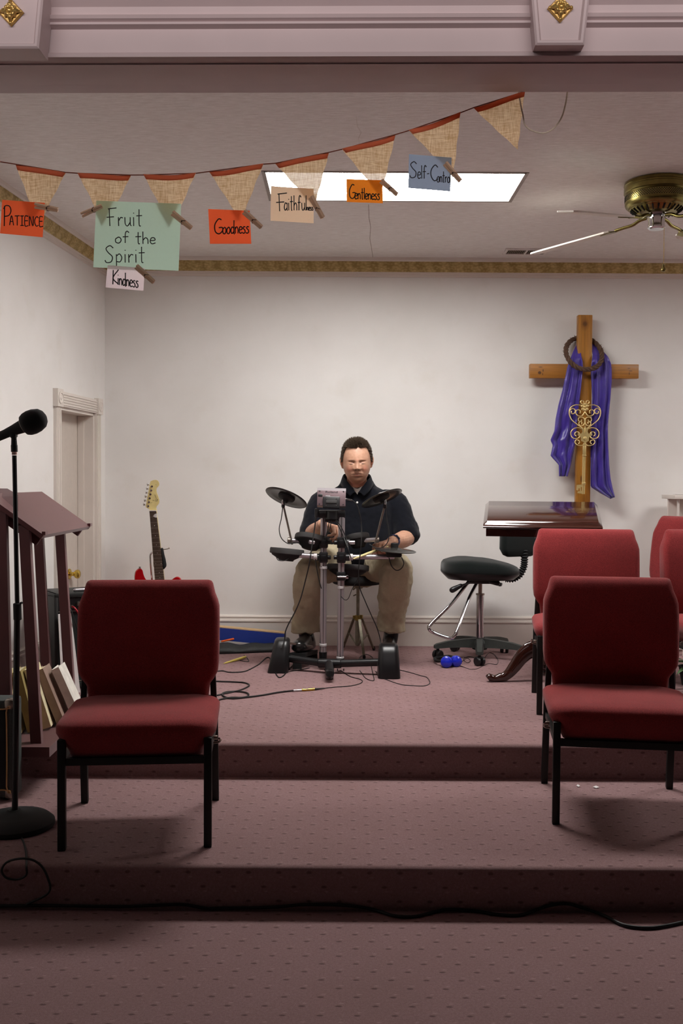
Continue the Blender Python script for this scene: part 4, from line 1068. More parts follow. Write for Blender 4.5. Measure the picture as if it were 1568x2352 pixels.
b = MB(); b.lathe([(.0242, L+.002), (.0248, L+.004), (.0248, L+.008), (.0242, L+.010)], Mx, 28); b.build('collar_ring', M['nickel'], mic)
foam = fabric('black_foam', (13, 13, 13), .4, 700, .6, .002)
b = MB(); b.lathe([(.022, L+.002), (.034, L+.008), (.040, L+.020), (.0425, L+.036), (.041, L+.055), (.034, L+.075), (.022, L+.086), (.008, L+.091), (0, L+.0915)], Mx, 32); b.build('windscreen', foam, mic, angle=80)

# ------------------------------------------------------------------ red electric guitar on its stand
YG = 6.12
def zg(x, y): return (280 + x/8.71, 1080 + y/8.71)
gt = thing('electric_guitar', 'red electric guitar with cream headstock standing behind the left chair', 'guitar', pt(366, 1470, YG))
def gp(x, y, dy=0.0): return pt(*zg(x, y), YG + dy + .00006*(y-1200))
cream = plain('cream_maple', (224, 206, 142), .35, var=.05, coat=.3)
b = MB(); hs = [(525, 768), (480, 738), (478, 700), (560, 262), (590, 215), (640, 196), (700, 200), (735, 240), (742, 290), (722, 325), (695, 355), (685, 390), (690, 440), (712, 500), (738, 580), (742, 635), (725, 680), (690, 720), (678, 768)]
b.prism([gp(p.x, p.y) for p in catmull([V((x, y, 0)) for x, y in hs], 4)], (0, .014, 0)); b.build('headstock', cream, gt, angle=30)
for k in range(6):
    x = 525 + (600-525)*k/5; y = 718 - (718-325)*k/5
    b = MB(); q = gp(x, y); b.cyl(q+V((0, .002, 0)), q+V((0, -.010, 0)), .0042, 12); b.cyl(q+V((0, .0, 0)), q+V((0, -.003, 0)), .0065, 12)
    ex, ey = 440+(515-440)*k/5, 684+(285-684)*k/5; e = gp(ex, ey, .010); b.cyl(gp(x, y, .010), e, .002, 8); b.ball(e, (.0065, .005, .009), 12); b.build('tuning_peg', M['chrome'], gt)
b = MB(); b.prism([gp(x, y, -.004) for x, y in ((545, 765), (683, 765), (840, 2160), (870, 2420), (650, 2420), (655, 2160))], (0, .022, 0)); b.build('neck', cream, gt, angle=30)
b = MB(); b.prism([gp(x, y, -.008) for x, y in ((548, 820), (685, 820), (842, 2160), (868, 2400), (652, 2400), (658, 2160))], (0, .006, 0)); b.build('fretboard', plain('rosewood', (74, 58, 46), .5, var=.2, scale=60), gt, angle=30)
b = MB(); b.prism([gp(x, y, -.012) for x, y in ((545, 802), (685, 802), (687, 820), (547, 820))], (0, .008, 0)); b.build('nut', M['paperwhite'], gt)
b = MB(); fr_ = [940, 1050, 1160, 1262, 1360, 1452, 1532, 1612, 1692, 1762, 1832, 1898, 1960, 2015, 2070, 2120, 2166, 2210, 2250, 2290]
for y in fr_:
    f = (y-820)/1340; b.cyl(gp(548+(658-548)*f, y, -.0085), gp(685+(842-685)*f, y-6, -.0085), .0011, 6)
split_islands(b.build('fret', M['nickel'], gt))
b = MB()
for (x, y) in ((650, 1108), (671, 1310), (690, 1494), (708, 1656), (676, 1870), (783, 1864), (748, 2046), (760, 2150)):
    q = gp(x, y, -.0085); b.cyl(q, q+V((0, -.0006, 0)), .0022, 12)
split_islands(b.build('fret_inlay', M['paperwhite'], gt))
b = MB()
for k in range(6):
    f = (k+.5)/6; b.tube([gp(552+(680-552)*f, 810, -.013), gp(662+(838-662)*f, 2160, -.016), gp(672+(850-672)*f, 2900, -.022)], .0005, 5)
split_islands(b.build('string', M['nickel'], gt))
b = MB()
for P in ([(655, 490), (672, 530), (690, 575)], [(690, 575), (668, 600), (680, 622), (700, 600), (712, 575), (705, 625)], [(612, 605), (630, 600), (645, 615)], [(570, 655), (600, 648)], [(676, 278), (686, 300)]): b.tube(catmull([gp(x, y, -.0006) for x, y in P], 5), .0007, 5)
b.build('logo_script', M['ink'], gt)
b = MB(); b.prism([gp(x, y, -.010) for x, y in ((620, 920), (650, 880), (688, 866), (710, 872), (698, 950), (660, 945))], (0, -.0012, 0)); b.build('pick', M['paperwhite'], gt, angle=20)
# body outline (guitar units of the same picture plane)
bo = [(245, 2150), (262, 2040), (300, 1985), (355, 1958), (400, 1985), (425, 2080), (470, 2170), (560, 2230), (650, 2260), (860, 2260), (960, 2215), (1060, 2140), (1125, 2130), (1180, 2170), (1195, 2260), (1150, 2370), (1120, 2470), (1130, 2600), (1190, 2740), (1235, 2900), (1230, 3080), (1130, 3240), (950, 3330), (740, 3340), (520, 3300), (350, 3200), (270, 3060), (262, 2900), (300, 2760), (330, 2620), (310, 2470), (262, 2330)]
P = catmull([V((x, y, 0)) for x, y in bo], 4, True); cxb = sum(p.x for p in P)/len(P); cyb = sum(p.y for p in P)/len(P)
red = plain('gloss_red_lacquer', (184, 16, 24), .12, var=.05, coat=.6)
b = MB(); rings = []
for off, k in ((-.004, .965), (.002, .99), (.008, 1.0), (.032, 1.0), (.038, .99), (.042, .965)): rings.append([gp(cxb+(p.x-cxb)*k, cyb+(p.y-cyb)*k, off) for p in P])
b.loft(rings); b.build('body', red, gt, angle=40)
pg = [(440, 2250), (640, 2290), (870, 2290), (1080, 2250), (1110, 2360), (1040, 2480), (1060, 2640), (1130, 2760), (1090, 2880), (960, 2840), (820, 2880), (560, 2860), (470, 2740), (430, 2560), (470, 2400)]
b = MB(); b.prism([gp(p.x, p.y, -.007) for p in catmull([V((x, y, 0)) for x, y in pg], 3, True)], (0, .003, 0)); b.build('pickguard', M['paperwhite'], gt, angle=30)
b = MB(); q = gp(356, 1966); b.cyl(q, q+V((0, 0, .012)), .006, 12); b.build('strap_button', M['nickel'], gt)
b = MB(); b.box(gp(770, 2950, -.008), (.09, .014, .03), None, .003); b.build('bridge', M['chrome'], gt)
gs = thing('guitar_stand', 'chrome guitar stand with black rubber yoke holding the red guitar', 'guitar stand', V((gp(760, 2600).x, YG+.10, Z2)))
b = MB(); yp = .07
b.tube(catmull([gp(640, 1635, .05), gp(585, 1665, yp), gp(566, 1760, yp), gp(600, 2200, yp), gp(690, 3200, yp+.02)], 6), .0065, 12); b.build('post', M['chrome'], gs)
b = MB(); b.tube(catmull([gp(610, 1598, .03), gp(700, 1610, .045), gp(820, 1590, .02), gp(905, 1576, -.005), gp(945, 1562, -.008)], 5), .0026, 8); b.ball(gp(945, 1560, -.008), (.005, .005, .0045), 12); b.build('retaining_pin', M['nickel'], gs)
b = MB(); b.limb([gp(800, 1580, .006), gp(815, 1680, .0), gp(838, 1800, .0), gp(848, 1900, .0), gp(830, 1950, .004)], [.009, .010, .012, .013, .010], 12)
b.limb([gp(645, 1830, .02), gp(650, 1920, .016)], [.006, .006], 8); b.build('rubber_yoke', M['rubber'], gs)
b = MB(); fz = V((gp(690, 3200).x, YG+.09, Z2+.10))
for dx_, dy_ in ((-.18, -.12), (.18, -.12), (0, .16)): b.tube([fz, fz+V((dx_, dy_, -.09))], .0065, 10)
split_islands(b.build('tripod_leg', M['chrome'], gs))
b = MB()
for dx_ in (-.10, .10): b.tube(catmull([fz+V((0, 0, .03)), fz+V((dx_, -.06, .03)), fz+V((dx_, -.19, .03)), fz+V((dx_, -.205, .06))], 5), .007, 10)
b.build('cradle', M['rubber'], gs)

# ------------------------------------------------------------------ small things on the stage floor
hp = thing('headphones', 'bright blue headphones lying on the carpet below the drafting stool', 'headphones', onz(1038, 1533, Z2))
blue = plain('blue_plastic', (26, 44, 196), .25, var=.05, coat=.3)
h1 = onz(1026, 1536, Z2)+V((0, .03, .033)); h2 = onz(1049, 1534, Z2)+V((0, .035, .032))
for q, rr, tilt in ((h1, .0345, -.25), (h2, .033, .35)):
    b = MB(); Mx = Matrix.Translation(q) @ V((math.sin(tilt), -1, .12)).normalized().to_track_quat('Z', 'Y').to_matrix().to_4x4()
    b.lathe([(rr*.75, -.018), (rr, -.012), (rr*1.0, .002), (rr*.9, .014), (rr*.6, .021), (0, .024)], Mx, 28); c_ = b.build('ear_cup', blue, hp)
    b = MB(); b.lathe([(rr*.6, -.034), (rr*.95, -.032), (rr, -.022), (rr*.95, -.014)], Mx, 28); b.build('ear_cushion', M['rubber'], c_)
b = MB(); P = [h1+V((-.006, .012, .008)), onz(1008, 1530, Z2)+V((0, .03, .024)), onz(1001, 1528, Z2)+V((0, .06, .02)), onz(1008, 1527, Z2)+V((.0, .15, .016)), onz(1040, 1525, Z2)+V((0, .16, .016)), h2+V((.006, .03, .004))]
b.tube(catmull(P, 6), .009, 8); b.build('headband', M['blackmatte'], hp)
def floor_cable(name, label, pts, r, z=Z2, mat='cable'):
    b = MB(); b.tube(catmull([onz(p[0], p[1], z + r + (p[2] if len(p) > 2 else 0)) for p in pts], 6), r, 8); return tag(b.build(name, M[mat]), label, 'cable')
b = MB(); b.tube(catmull([onz(x, y, Z2+.002) for x, y in ((1054, 1528), (1064, 1532), (1080, 1537), (1095, 1536), (1108, 1530), (1122, 1524), (1140, 1526), (1143, 1516), (1134, 1503), (1122, 1500))] + [onz(1110, 1514, Z2+.002)], 6), .0016, 6); b.build('cord', M['cable'], hp)
b = MB(); b.tube(catmull([onz(x, y, Z2+.002) for x, y in ((1060, 1520), (1072, 1512), (1080, 1518), (1072, 1522), (1064, 1514), (1076, 1508), (1095, 1512), (1101, 1504), (1098, 1494))], 6), .0016, 6); b.build('cord', M['cable'], hp)

floor_cable('floor_cable', 'black cable running from the left pedal pod towards the left chair', [(672, 1528, .0), (640, 1556, .0), (618, 1510, 0), (594, 1526), (576, 1536), (562, 1542), (545, 1544), (525, 1544), (512, 1541), (495, 1542), (470, 1545), (430, 1552)], .0032)
b = thing('audio_cable', 'black cable with gold jack adapter lying on the stage carpet', 'cable', onz(700, 1584, Z2))
mb2 = MB(); mb2.tube(catmull([onz(x, y, Z2+.005) for x, y in ((675, 1586), (640, 1590), (600, 1597), (560, 1602), (530, 1604), (512, 1598), (514, 1591), (540, 1588), (566, 1591), (570, 1598), (555, 1602), (530, 1602), (508, 1606), (490, 1611), (440, 1612))], 6), .0042, 8); mb2.build('thick_cord', M['cable'], b)
mb2 = MB(); mb2.tube(catmull([onz(x, y, Z2+.003) for x, y in ((744, 1581), (770, 1578), (800, 1576), (824, 1571), (832, 1565), (826, 1560), (805, 1554), (790, 1545), (782, 1540))], 6), .0022, 8); mb2.build('thin_cord', M['cable'], b)
mb2 = MB(); mb2.cyl(onz(674, 1586, Z2+.006), onz(694, 1585, Z2+.006), .0052, 14); mb2.build('jack_sleeve', M['alu'], b)
mb2 = MB(); mb2.cyl(onz(693, 1585, Z2+.007), onz(722, 1583, Z2+.007), .0068, 14, bevel=.001); mb2.build('gold_adapter', M['polbrass'], b)
mb2 = MB(); mb2.cyl(onz(722, 1583, Z2+.006), onz(745, 1581, Z2+.006), .0055, 14, r2=.003); mb2.build('strain_relief', M['black'], b)
floor_cable('floor_cable', 'black cable looping out behind the left chair', [(440, 1588), (484, 1598), (520, 1592), (548, 1586), (566, 1579), (572, 1573), (560, 1568), (530, 1566), (500, 1565), (470, 1563)], .0042)
floor_cable('floor_cable', 'thin black cable looping on the carpet right of the drum kit', [(862, 1542, .0), (876, 1556), (890, 1562), (920, 1572), (950, 1575), (976, 1575), (987, 1568), (980, 1556), (966, 1552), (946, 1546), (922, 1540), (908, 1538), (893, 1545)], .0022)
floor_cable('floor_cable', 'tangled thin cable behind the drum kit foot bar', [(824, 1530), (826, 1510), (842, 1503), (856, 1512), (852, 1525), (856, 1548), (858, 1563), (840, 1558), (826, 1540)], .0022)
def z1c(px, py): return onz(px, py, .004)
b = MB(); P = [(-30, 2081), (120, 2080), (260, 2082), (340, 2080), (420, 2078), (470, 2086), (520, 2086), (620, 2084), (700, 2078), (800, 2080), (860, 2090), (905, 2103), (950, 2105), (1000, 2094), (1030, 2089), (1090, 2092), (1140, 2100), (1190, 2102)]
P2 = [onz(x, max(y, 2104), .006) for x, y in P[:0]]
riser = []
for x, y in P + [(1230, 2090), (1262, 2080), (1300, 2076), (1340, 2086), (1390, 2104), (1430, 2124), (1480, 2131), (1530, 2126), (1600, 2110)]:
    q = pt(x, y, Y1-.008)
    if q.z < .006: q = onz(x, y, .006)
    riser.append(q)
b.tube(catmull(riser, 6), .0052, 8); tag(b.build('step_cable', M['cable']), 'long black cable along the foot of the lower step', 'cable')
b = MB(); P = [onz(x, y, Z1+.004) for x, y in ((50, 1925), (56, 1940), (60, 1960))] + [pt(61, 1990, Y1-.012), pt(60, 2010, Y1-.012), pt(40, 2020, Y1-.012), pt(14, 2016, Y1-.012), pt(4, 1998, Y1-.012), pt(20, 1978, Y1-.012), pt(60, 1972, Y1-.012), pt(90, 1984, Y1-.012), pt(108, 2012, Y1-.012), pt(112, 2050, Y1-.012), pt(60, 2078, Y1-.012)]
b.tube(catmull(P, 6), .0036, 8); tag(b.build('mic_cable', M['cable']), 'dark cable hanging in loops below the microphone stand base', 'cable')
for (x, y, s_, lab) in ((1368, 1808, .012, 'larger white paper scrap on the carpet below the front chair'), (1327, 1805, .007, 'smaller white paper scrap on the carpet below the front chair')):
    b = MB(); q = onz(x, y, Z1+.002); b.prism([q+V((-s_, 0, .001)), q+V((-s_*.2, -.014, 0)), q+V((s_, -.004, .001)), q+V((s_*.3, .012, .002))], (0, 0, .0008)); tag(b.build('paper_scrap', M['paperwhite']), lab, 'paper scrap', 'paper scraps on the carpet')

# blue box, black bag and sticks left of the drum kit
bb = thing('blue_box', 'long flat blue cardboard box tilted against the back wall', 'box', pt(560, 1476, 6.30))
bl, brr = pt(420, 1434, 6.30), pt(655, 1456, 6.30); bl2, br2 = pt(420, 1463, 6.30), pt(655, 1484, 6.30)
b = MB(); b.prism([bl, brr, br2, bl2], (0, .07, 0)); b.build('box_side', plain('blue_card', (26, 52, 136), .55, var=.08), bb, angle=20)
b = MB(); b.prism([bl+V((0, .001, 0)), brr+V((0, .001, 0)), brr+V((0, .001, .006)), bl+V((0, .001, .006))], (0, .068, 0)); b.build('cardboard_edge', plain('tan_card', (190, 160, 120), .8), bb, angle=20)
b = MB(); rows = []
bg0, bg1 = onz(440, 1505, Z2), onz(660, 1500, Z2)
for r in range(10):
    f = r/9; row = []
    for k in range(24):
        g = k/23; e = math.sin(PI*g)**.45; c = bg0.lerp(bg1, g) + V((0, .10, 0)); a = PI*f
        rr = .055*e*(1+.18*math.sin(g*9)+.1*math.sin(g*23)); row.append(c + V((0, -math.cos(a)*.10*(.6+.4*e)*(1-.35*g), max(0, math.sin(a))*rr*1.0 + .001)))
    rows.append(row)
b.grid(rows); o = b.build('black_bag', plain('black_nylon', (22, 24, 24), .55, var=.2, scale=60, bump=.5, bscale=30, bdist=.01), angle=80); sd = o.modifiers.new('thickness', 'SOLIDIFY'); sd.thickness = .004; sd.offset = -1
tag(o, 'flat black nylon bag on the carpet under the blue box', 'bag')
b = MB(); b.limb([onz(506, 1500, Z2)+V((0, .08, .060)), onz(532, 1497, Z2)+V((0, .08, .067))], [.006, .007], 10); tag(b.build('orange_tool', plain('orange_plastic', (226, 92, 22), .5)), 'orange plastic handle lying on top of the black bag', 'handle')
b = MB(); q0, q1 = onz(514, 1524, Z2+.003), onz(547, 1514, Z2+.010); b.limb([q0, q0.lerp(q1, .25), q1], [.0028, .006, .0078], 12); b.limb([q1, q1+(q1-q0)*.5], [.008, .008], 12)
tag(b.build('drumstick', plain('pale_yellow_wood', (220, 200, 104), .5)), 'pale yellow stick lying on the carpet in front of the black bag', 'drumstick')
floor_cable('bag_cord', 'thin black cord trailing from the black bag', [(551, 1517), (562, 1519), (571, 1519), (567, 1511), (560, 1505)], .0022)

# white plant stand and plant at far right
ws = thing('plant_stand', 'white wooden stand against the back wall behind the sideways chair', 'stand', pt(1590, 1500, 6.22))
tz = pt(1550, 1137, 6.12); b = MB(); b.box((tz.x+.125, 6.25, tz.z-.013), (.25, .26, .026), None, .004); b.build('stand_top', M['trim'], ws)
for dx_ in (.03, .08, .13, .18, .225):
    b = MB(); b.cyl((tz.x+dx_, 6.15, Z2), (tz.x+dx_, 6.15, tz.z-.026), .008, 12); b.build('leg', M['trim'], ws)
b = MB(); b.box((tz.x+.125, 6.30, (Z2+tz.z)/2), (.22, .02, tz.z-Z2-.03)); b.build('back_panel', M['trim'], ws)
b = MB(); b.prism([(tz.x+.03, 6.18, tz.z+.003), (tz.x+.16, 6.14, tz.z+.001), (tz.x+.2, 6.3, tz.z+.001), (tz.x+.05, 6.32, tz.z+.003)], (0, 0, .002)); tag(b.build('paper_sheet', M['paperwhite']), 'white paper sheet lying on the white stand by the back wall', 'paper')
pp = pt(1588, 1545, 5.25); pl = thing('potted_plant', 'green leafy plant on the floor between the maroon chairs and the back wall', 'plant', (pp.x, pp.y, Z2))
b = MB(); b.lathe([(.05, 0), (.065, .09), (.07, .10), (.06, .10), (.05, .085), (0, .085)], Matrix.Translation((pp.x, pp.y, Z2)), 24); b.build('pot', M['blackmatte'], pl)
b = MB(); rnd = random.Random(3)
for k in range(22):
    a = rnd.uniform(0, 6.28); L = rnd.uniform(.08, .17); d_ = V((math.cos(a), math.sin(a), rnd.uniform(.1, 1.0))).normalized(); s_ = V((-math.sin(a), math.cos(a), 0)); o_ = V((pp.x, pp.y, Z2+.10)); rows = []
    for f in (0, .25, .5, .75, 1): c = o_ + d_*L*f - V((0, 0, .05*f*f)); w_ = .016*math.sin(PI*min(1, f*.9+.08)); rows.append([c-s_*w_, c+V((0, 0, -.003)), c+s_*w_])
    b.grid(rows)
o = b.build('leaves', plain('leaf_green', (96, 128, 84), .5, var=.2), pl); o.modifiers.new('thickness', 'SOLIDIFY').thickness = .001
# ------------------------------------------------------------------ drum throne
ty_ = 6.16; tx_ = pt(822, 1340, ty_).x
th = thing('drum_throne', 'black round drum stool with tarnished folding tripod under the drummer', 'stool', (tx_, ty_, Z2))
ztop = .787
b = MB(); b.lathe([(.02, ztop-.075), (.145, ztop-.072), (.155, ztop-.062), (.160, ztop-.04), (.155, ztop-.015), (.135, ztop-.002), (.08, ztop+.0), (0, ztop)], Matrix.Translation((tx_-.005, ty_, 0)), 40); b.build('seat', M['rubber'], th)
tarn = plain('tarnished_metal', (134, 128, 112), .4, .85, var=.25, scale=40)
zc_ = 1.35-(1419-1106)*ty_/FPX; zl_ = 1.35-(1482-1106)*ty_/FPX
b = MB(); b.cyl((tx_, ty_, zl_-.01), (tx_, ty_, ztop-.07), .011, 18); b.cyl((tx_, ty_, zl_-.005), (tx_, ty_, zc_), .0155, 18); b.lathe([(.035, ztop-.075), (.03, ztop-.10), (.014, ztop-.105)], Matrix.Translation((tx_, ty_, 0)), 20); b.build('post', tarn, th)
b = MB(); b.cyl((tx_, ty_, zc_-.02), (tx_, ty_, zc_+.012), .021, 18, bevel=.003); b.bar((tx_-.03, ty_-.01, zc_), (tx_-.012, ty_-.005, zc_), .014, .02); b.bar((tx_+.012, ty_, zc_+.004), (tx_+.028, ty_-.012, zc_+.004), .012, .02); b.build('collar', plain('aged_brass', (150, 128, 70), .4, .8, var=.3, scale=60), th)
b = MB(); b.tube([(tx_-.018, ty_, ztop-.10), (tx_-.03, ty_-.012, ztop-.108)], .005, 8); b.tube([(tx_-.012, ty_, ztop-.14), (tx_-.028, ty_-.012, ztop-.146)], .004, 8); split_islands(b.build('wing_screw', tarn, th))
for px_, py_, Yf, kx, ky in ((858, 1492, 6.22, 843, 1448), (788, 1486, 6.25, 790, 1450), (836, 1512, 6.02, 833, 1450)):
    foot = onz(px_, py_, Z2+.006); foot = V((foot.x, min(foot.y, 6.36), Z2+.006)); top = V((tx_+(foot.x-tx_)*.25, ty_+(foot.y-ty_)*.2, zc_-.01))
    b = MB(); b.bar(top, foot, .016, .006, up=(foot.x-tx_, foot.y-ty_, .01)); mid_ = top.lerp(foot, .5); b.bar(mid_, (tx_+(foot.x-tx_)*.1, ty_+(foot.y-ty_)*.1, zl_), .010, .004, up=(foot.x-tx_, foot.y-ty_, .01)); lg = b.build('leg', tarn, th)
    b = MB(); b.limb([foot+V((0, 0, .012)), foot+V((0, 0, .004))], [.010, .010], 10); b.build('rubber_foot', M['rubber'], lg)

# ------------------------------------------------------------------ the drummer
PX, PY = .10, 6.10
man = thing('person', 'seated man in black polo shirt and khaki trousers looking down while playing the drums', 'person', (PX, PY, Z2))
HC = V((.089, 5.935, 1.463)); TILT = R(14)
HR = Matrix.Rotation(R(-2), 4, 'Y') @ Matrix.Rotation(TILT, 4, 'X')
def gs2(x, z, cx, cz, sx, sz): return math.exp(-((x-cx)/sx)**2 - ((z-cz)/sz)**2)
def headpt(u, v, k=1.0):
    # u 0 top..pi chin, v 0..2pi, face toward -y
    cu, su = math.cos(u), math.sin(u)
    z = (.126 if cu > 0 else .132)*math.copysign(abs(cu)**.92, cu); rad = su**.80
    x = .083*rad*math.copysign(abs(math.cos(v))**.92, math.cos(v)); y = .100*rad*math.copysign(abs(math.sin(v))**.95, math.sin(v))
    if z < 0:
        t = -z/.126; x *= 1-.22*t**2.2
        if y > 0: y *= 1-.35*t
    if y < 0:
        y *= 1.0 - .10*max(0, (z-.05)/.08)
        fr = min(1, -y/.05)
        d = 0
        d += .011*gs2(x, z, 0, .012, .010, .022) + .023*gs2(x, z, 0, -.010, .0115, .013)
        for s_ in (-1, 1):
            d += .010*gs2(x, z, s_*.0135, -.016, .008, .008)
            d += .003*gs2(x, z, s_*.033, .036-.15*(abs(x)-.02), .018, .008)
            d -= .0115*gs2(x, z, s_*.032, .0215, .018, .0075) + .006*gs2(x, z, s_*.0175, .0185, .006, .008)
            d += .0040*gs2(x, z, s_*.036, .0175, .014, .0070)
            d -= .002*gs2(x, z, s_*.035, .0105, .016, .0030)
            d += .006*gs2(x, z, s_*.048, -.022, .022, .020)
            d -= .004*gs2(x, z, s_*(.030), -.034, .006, .013)
            d += .004*gs2(x, z, s_*.045, -.062, .022, .020)
        d += .003*gs2(x, z, 0, .036, .008, .010)
        zm = z + 4.5*x*x
        d += .006*gs2(x, zm, 0, -.0425, .026, .007) + .007*gs2(x, zm, 0, -.0575, .021, .0055)
        d -= .0035*gs2(x, zm, 0, -.0500, .030, .0030)
        d -= .006*gs2(x, z, 0, -.068, .022, .006)
        d += .009*gs2(x, z, 0, -.092, .030, .018)
        d -= .005*gs2(x, z, 0, -.0265, .020, .004)
        y -= d*fr
    return V((x, y, z))*k
def hw_(p): return HC + (HR @ p)
b = MB()
NU, NV = 110, 150
vs = []
for i in range(NU+1):
    u = .02 + (PI-.04)*i/NU; vs.append([hw_(headpt(u, 2*PI*j/NV)) for j in range(NV)])
b.loft(vs)
for s_ in (-1, 1):
    m = (HR.to_3x3() @ Euler((0, s_*.22, s_*.35)).to_matrix())
    b.ball(hw_(V((s_*.0895, .010, .000))), (.010, .019, .032), 16, m); b.ball(hw_(V((s_*.084, .004, -.026))), (.009, .010, .012), 12, m)
# neck, trunk
b.limb([(.10, 6.07, 1.12), (.095, 6.045, 1.26), (.091, 5.99, 1.36), (.089, 5.965, 1.44)], [.095, .072, .059, .057], 28)
b.limb([(.10, 6.12, .86), (.10, 6.10, 1.1)], [.13, .12], 20)
b.limb([(-.06, 6.07, 1.19), (.10, 6.06, 1.21), (.27, 6.07, 1.19)], [.06, .08, .06], 18)
# arms
SHL, ELL, WRL = V((-.105, 6.07, 1.205)), V((-.180, 6.02, 1.030)), V((-.112, 5.78, 1.098))
SHR, ELR, WRR = V((.315, 6.07, 1.205)), V((.402, 6.02, 1.022)), V((.292, 5.765, 1.000))
b.limb([SHL, SHL.lerp(ELL, .5)+V((-.01, 0, 0)), ELL], [.062, .060, .052], 20); b.limb([ELL, ELL.lerp(WRL, .35)+V((-.004, 0, -.008)), WRL], [.052, .050, .032], 20)
b.limb([SHR, SHR.lerp(ELR, .5)+V((.01, 0, 0)), ELR], [.062, .060, .054], 20); b.limb([ELR, ELR.lerp(WRR, .35)+V((.004, 0, -.010)), WRR], [.054, .052, .033], 20)
def hand(b, wrist, d, n, thumbx, curl, k=1.12):
    d = V(d).normalized(); n = V(n); n = (n - d*n.dot(d)).normalized(); s = d.cross(n)
    if s.x*thumbx < 0: s = -s
    lens = ((.043, .027, .021), (.047, .030, .022), (.043, .028, .021), (.034, .021, .019))
    for i in range(4):
        kn = wrist + d*((.088, .092, .087, .078)[i]*k) + s*((.032-.0205*i)*k) - n*((.0, .004, .003, -.002)[i])
        b.limb([wrist + s*((.016-.011*i)*k), wrist.lerp(kn, .6) + n*.001, kn], [.0150*k, .0135*k, .0112*k], 12)
        p = kn; a = 0
        for j in range(3):
            a += R(curl[j]); q = p + (d*math.cos(a) + n*math.sin(a))*lens[i][j]*k
            b.limb([p, q], [(.0100, .0090, .0082)[j]*k, (.0092, .0084, .0070)[j]*k], 10); p = q
    b.limb([wrist + s*.012*k + n*.006, wrist + d*.05*k + n*.008*k, wrist + d*.078*k + n*.006*k], [.019*k, .022*k, .016*k], 14)
    t0 = wrist + d*.022*k + s*.022*k + n*.006; t1 = t0 + (d*.62 + s*.55 + n*.35).normalized()*.042*k; t2 = t1 + (d*.80 - s*.05 + n*.55).normalized()*.032*k; t3 = t2 + (d*.75 - s*.35 + n*.6).normalized()*.024*k
    b.limb([t0, t1], [.0155*k, .0122*k], 12); b.limb([t1, t2], [.0120*k, .0105*k], 12); b.limb([t2, t3], [.0105*k, .0082*k], 12)
hand(b, WRL+V((.012, -.010, 0)), (.78, -.52, -.20), (-.1, -.35, -1), 1, (58, 62, 42))
hand(b, WRR+V((-.010, -.012, 0)), (-.62, -.66, -.12), (.1, -.1, -1), -1, (62, 82, 50))
# legs inside the trousers
KL, KR = V((-.172, 5.735, .825)), V((.322, 5.735, .822)); AL_, AR_ = V((-.205, 5.86, .45)), V((.298, 5.86, .45))
for H_, K_, A__ in ((V((.0, 6.15, .86)), KL, AL_), (V((.20, 6.15, .86)), KR, AR_)):
    b.limb([H_, H_.lerp(K_, .5), K_], [.075, .07, .055], 16); b.limb([K_, K_.lerp(A__, .45), A__], [.055, .05, .036], 16)
def L3(x, z, y=-.1): return tuple(hw_(V((x, y, z))) - V((PX, PY, Z2)))
sk = NT('skin'); sk.set(Roughness=.5); sk.b.inputs['Subsurface Weight'].default_value = .05; sk.b.inputs['Subsurface Radius'].default_value = (.012, .005, .003); sk.b.inputs['Subsurface Scale'].default_value = .5
c = sk.mix(sk.ramp(sk.noise(45, 3), .35, .65), lin((192, 144, 118)), lin((204, 158, 132)))
items = []
for s_ in (-1, 1):
    items.append((L3(s_*.050, -.022, -.085), (.034, .05, .030), (200, 118, 98), .55, .9))
    items.append((L3(s_*.031, .0325, -.1), (.023, .08, .0052), (116, 84, 60), .6, .8))
    items.append((L3(s_*.035, .0112, -.094), (.0165, .08, .0040), (54, 34, 28), .95, .75))
    items.append((L3(s_*.0205, .0190, -.09), (.010, .08, .008), (112, 66, 48), .7, .9))
    items.append((L3(s_*.0092, -.0205, -.112), (.0056, .08, .0042), (64, 34, 28), .95, .6))
    items.append((L3(s_*.088, .0, .012), (.016, .03, .035), (196, 120, 100), .6, .9))
items += [(L3(0, -.085, -.085), (.062, .07, .036), (150, 108, 82), .5, .6), (L3(0, -.095, -.06), (.075, .06, .03), (140, 102, 78), .35, .6), (L3(0, -.047, -.105), (.026, .08, .0035), (186, 116, 104), .6, .7), (L3(0, -.056, -.105), (.024, .08, .0055), (198, 128, 118), .7, .7), (L3(0, -.0505, -.1), (.016, .08, .0028), (104, 58, 50), .8, .7), (L3(.020, -.0525, -.1), (.013, .08, .0026), (96, 52, 46), .8, .7), (L3(-.020, -.0525, -.1), (.013, .08, .0026), (96, 52, 46), .8, .7), (L3(0, -.067, -.1), (.016, .08, .005), (124, 74, 58), .6, .9),
          (tuple(V((.09, 5.97, 1.335)) - V((PX, PY, Z2))), (.10, .12, .045), (196, 108, 84), .5, .7), (L3(0, .035, -.1), (.011, .03, .010), (196, 120, 98), .4, .9)]
sk.base(sk.spots(c, items)); sk.bump(sk.noise(260, 3), .12, .0008)
body = b.build('body', sk.m, man); remesh(body, .0019, 2, .35)
# hair
b = MB(); rnd = random.Random(11)
def hair_ok(p):
    x, y, z = p
    if z > .098:
        return y > -.066 + max(0, abs(x)-.025)*.75 + .004*math.sin(x*140)
    if y < -.018 - .012*(z/.09): return False
    if y < .004: return z > .010
    if y < .045: return z > .034
    return z > -.075

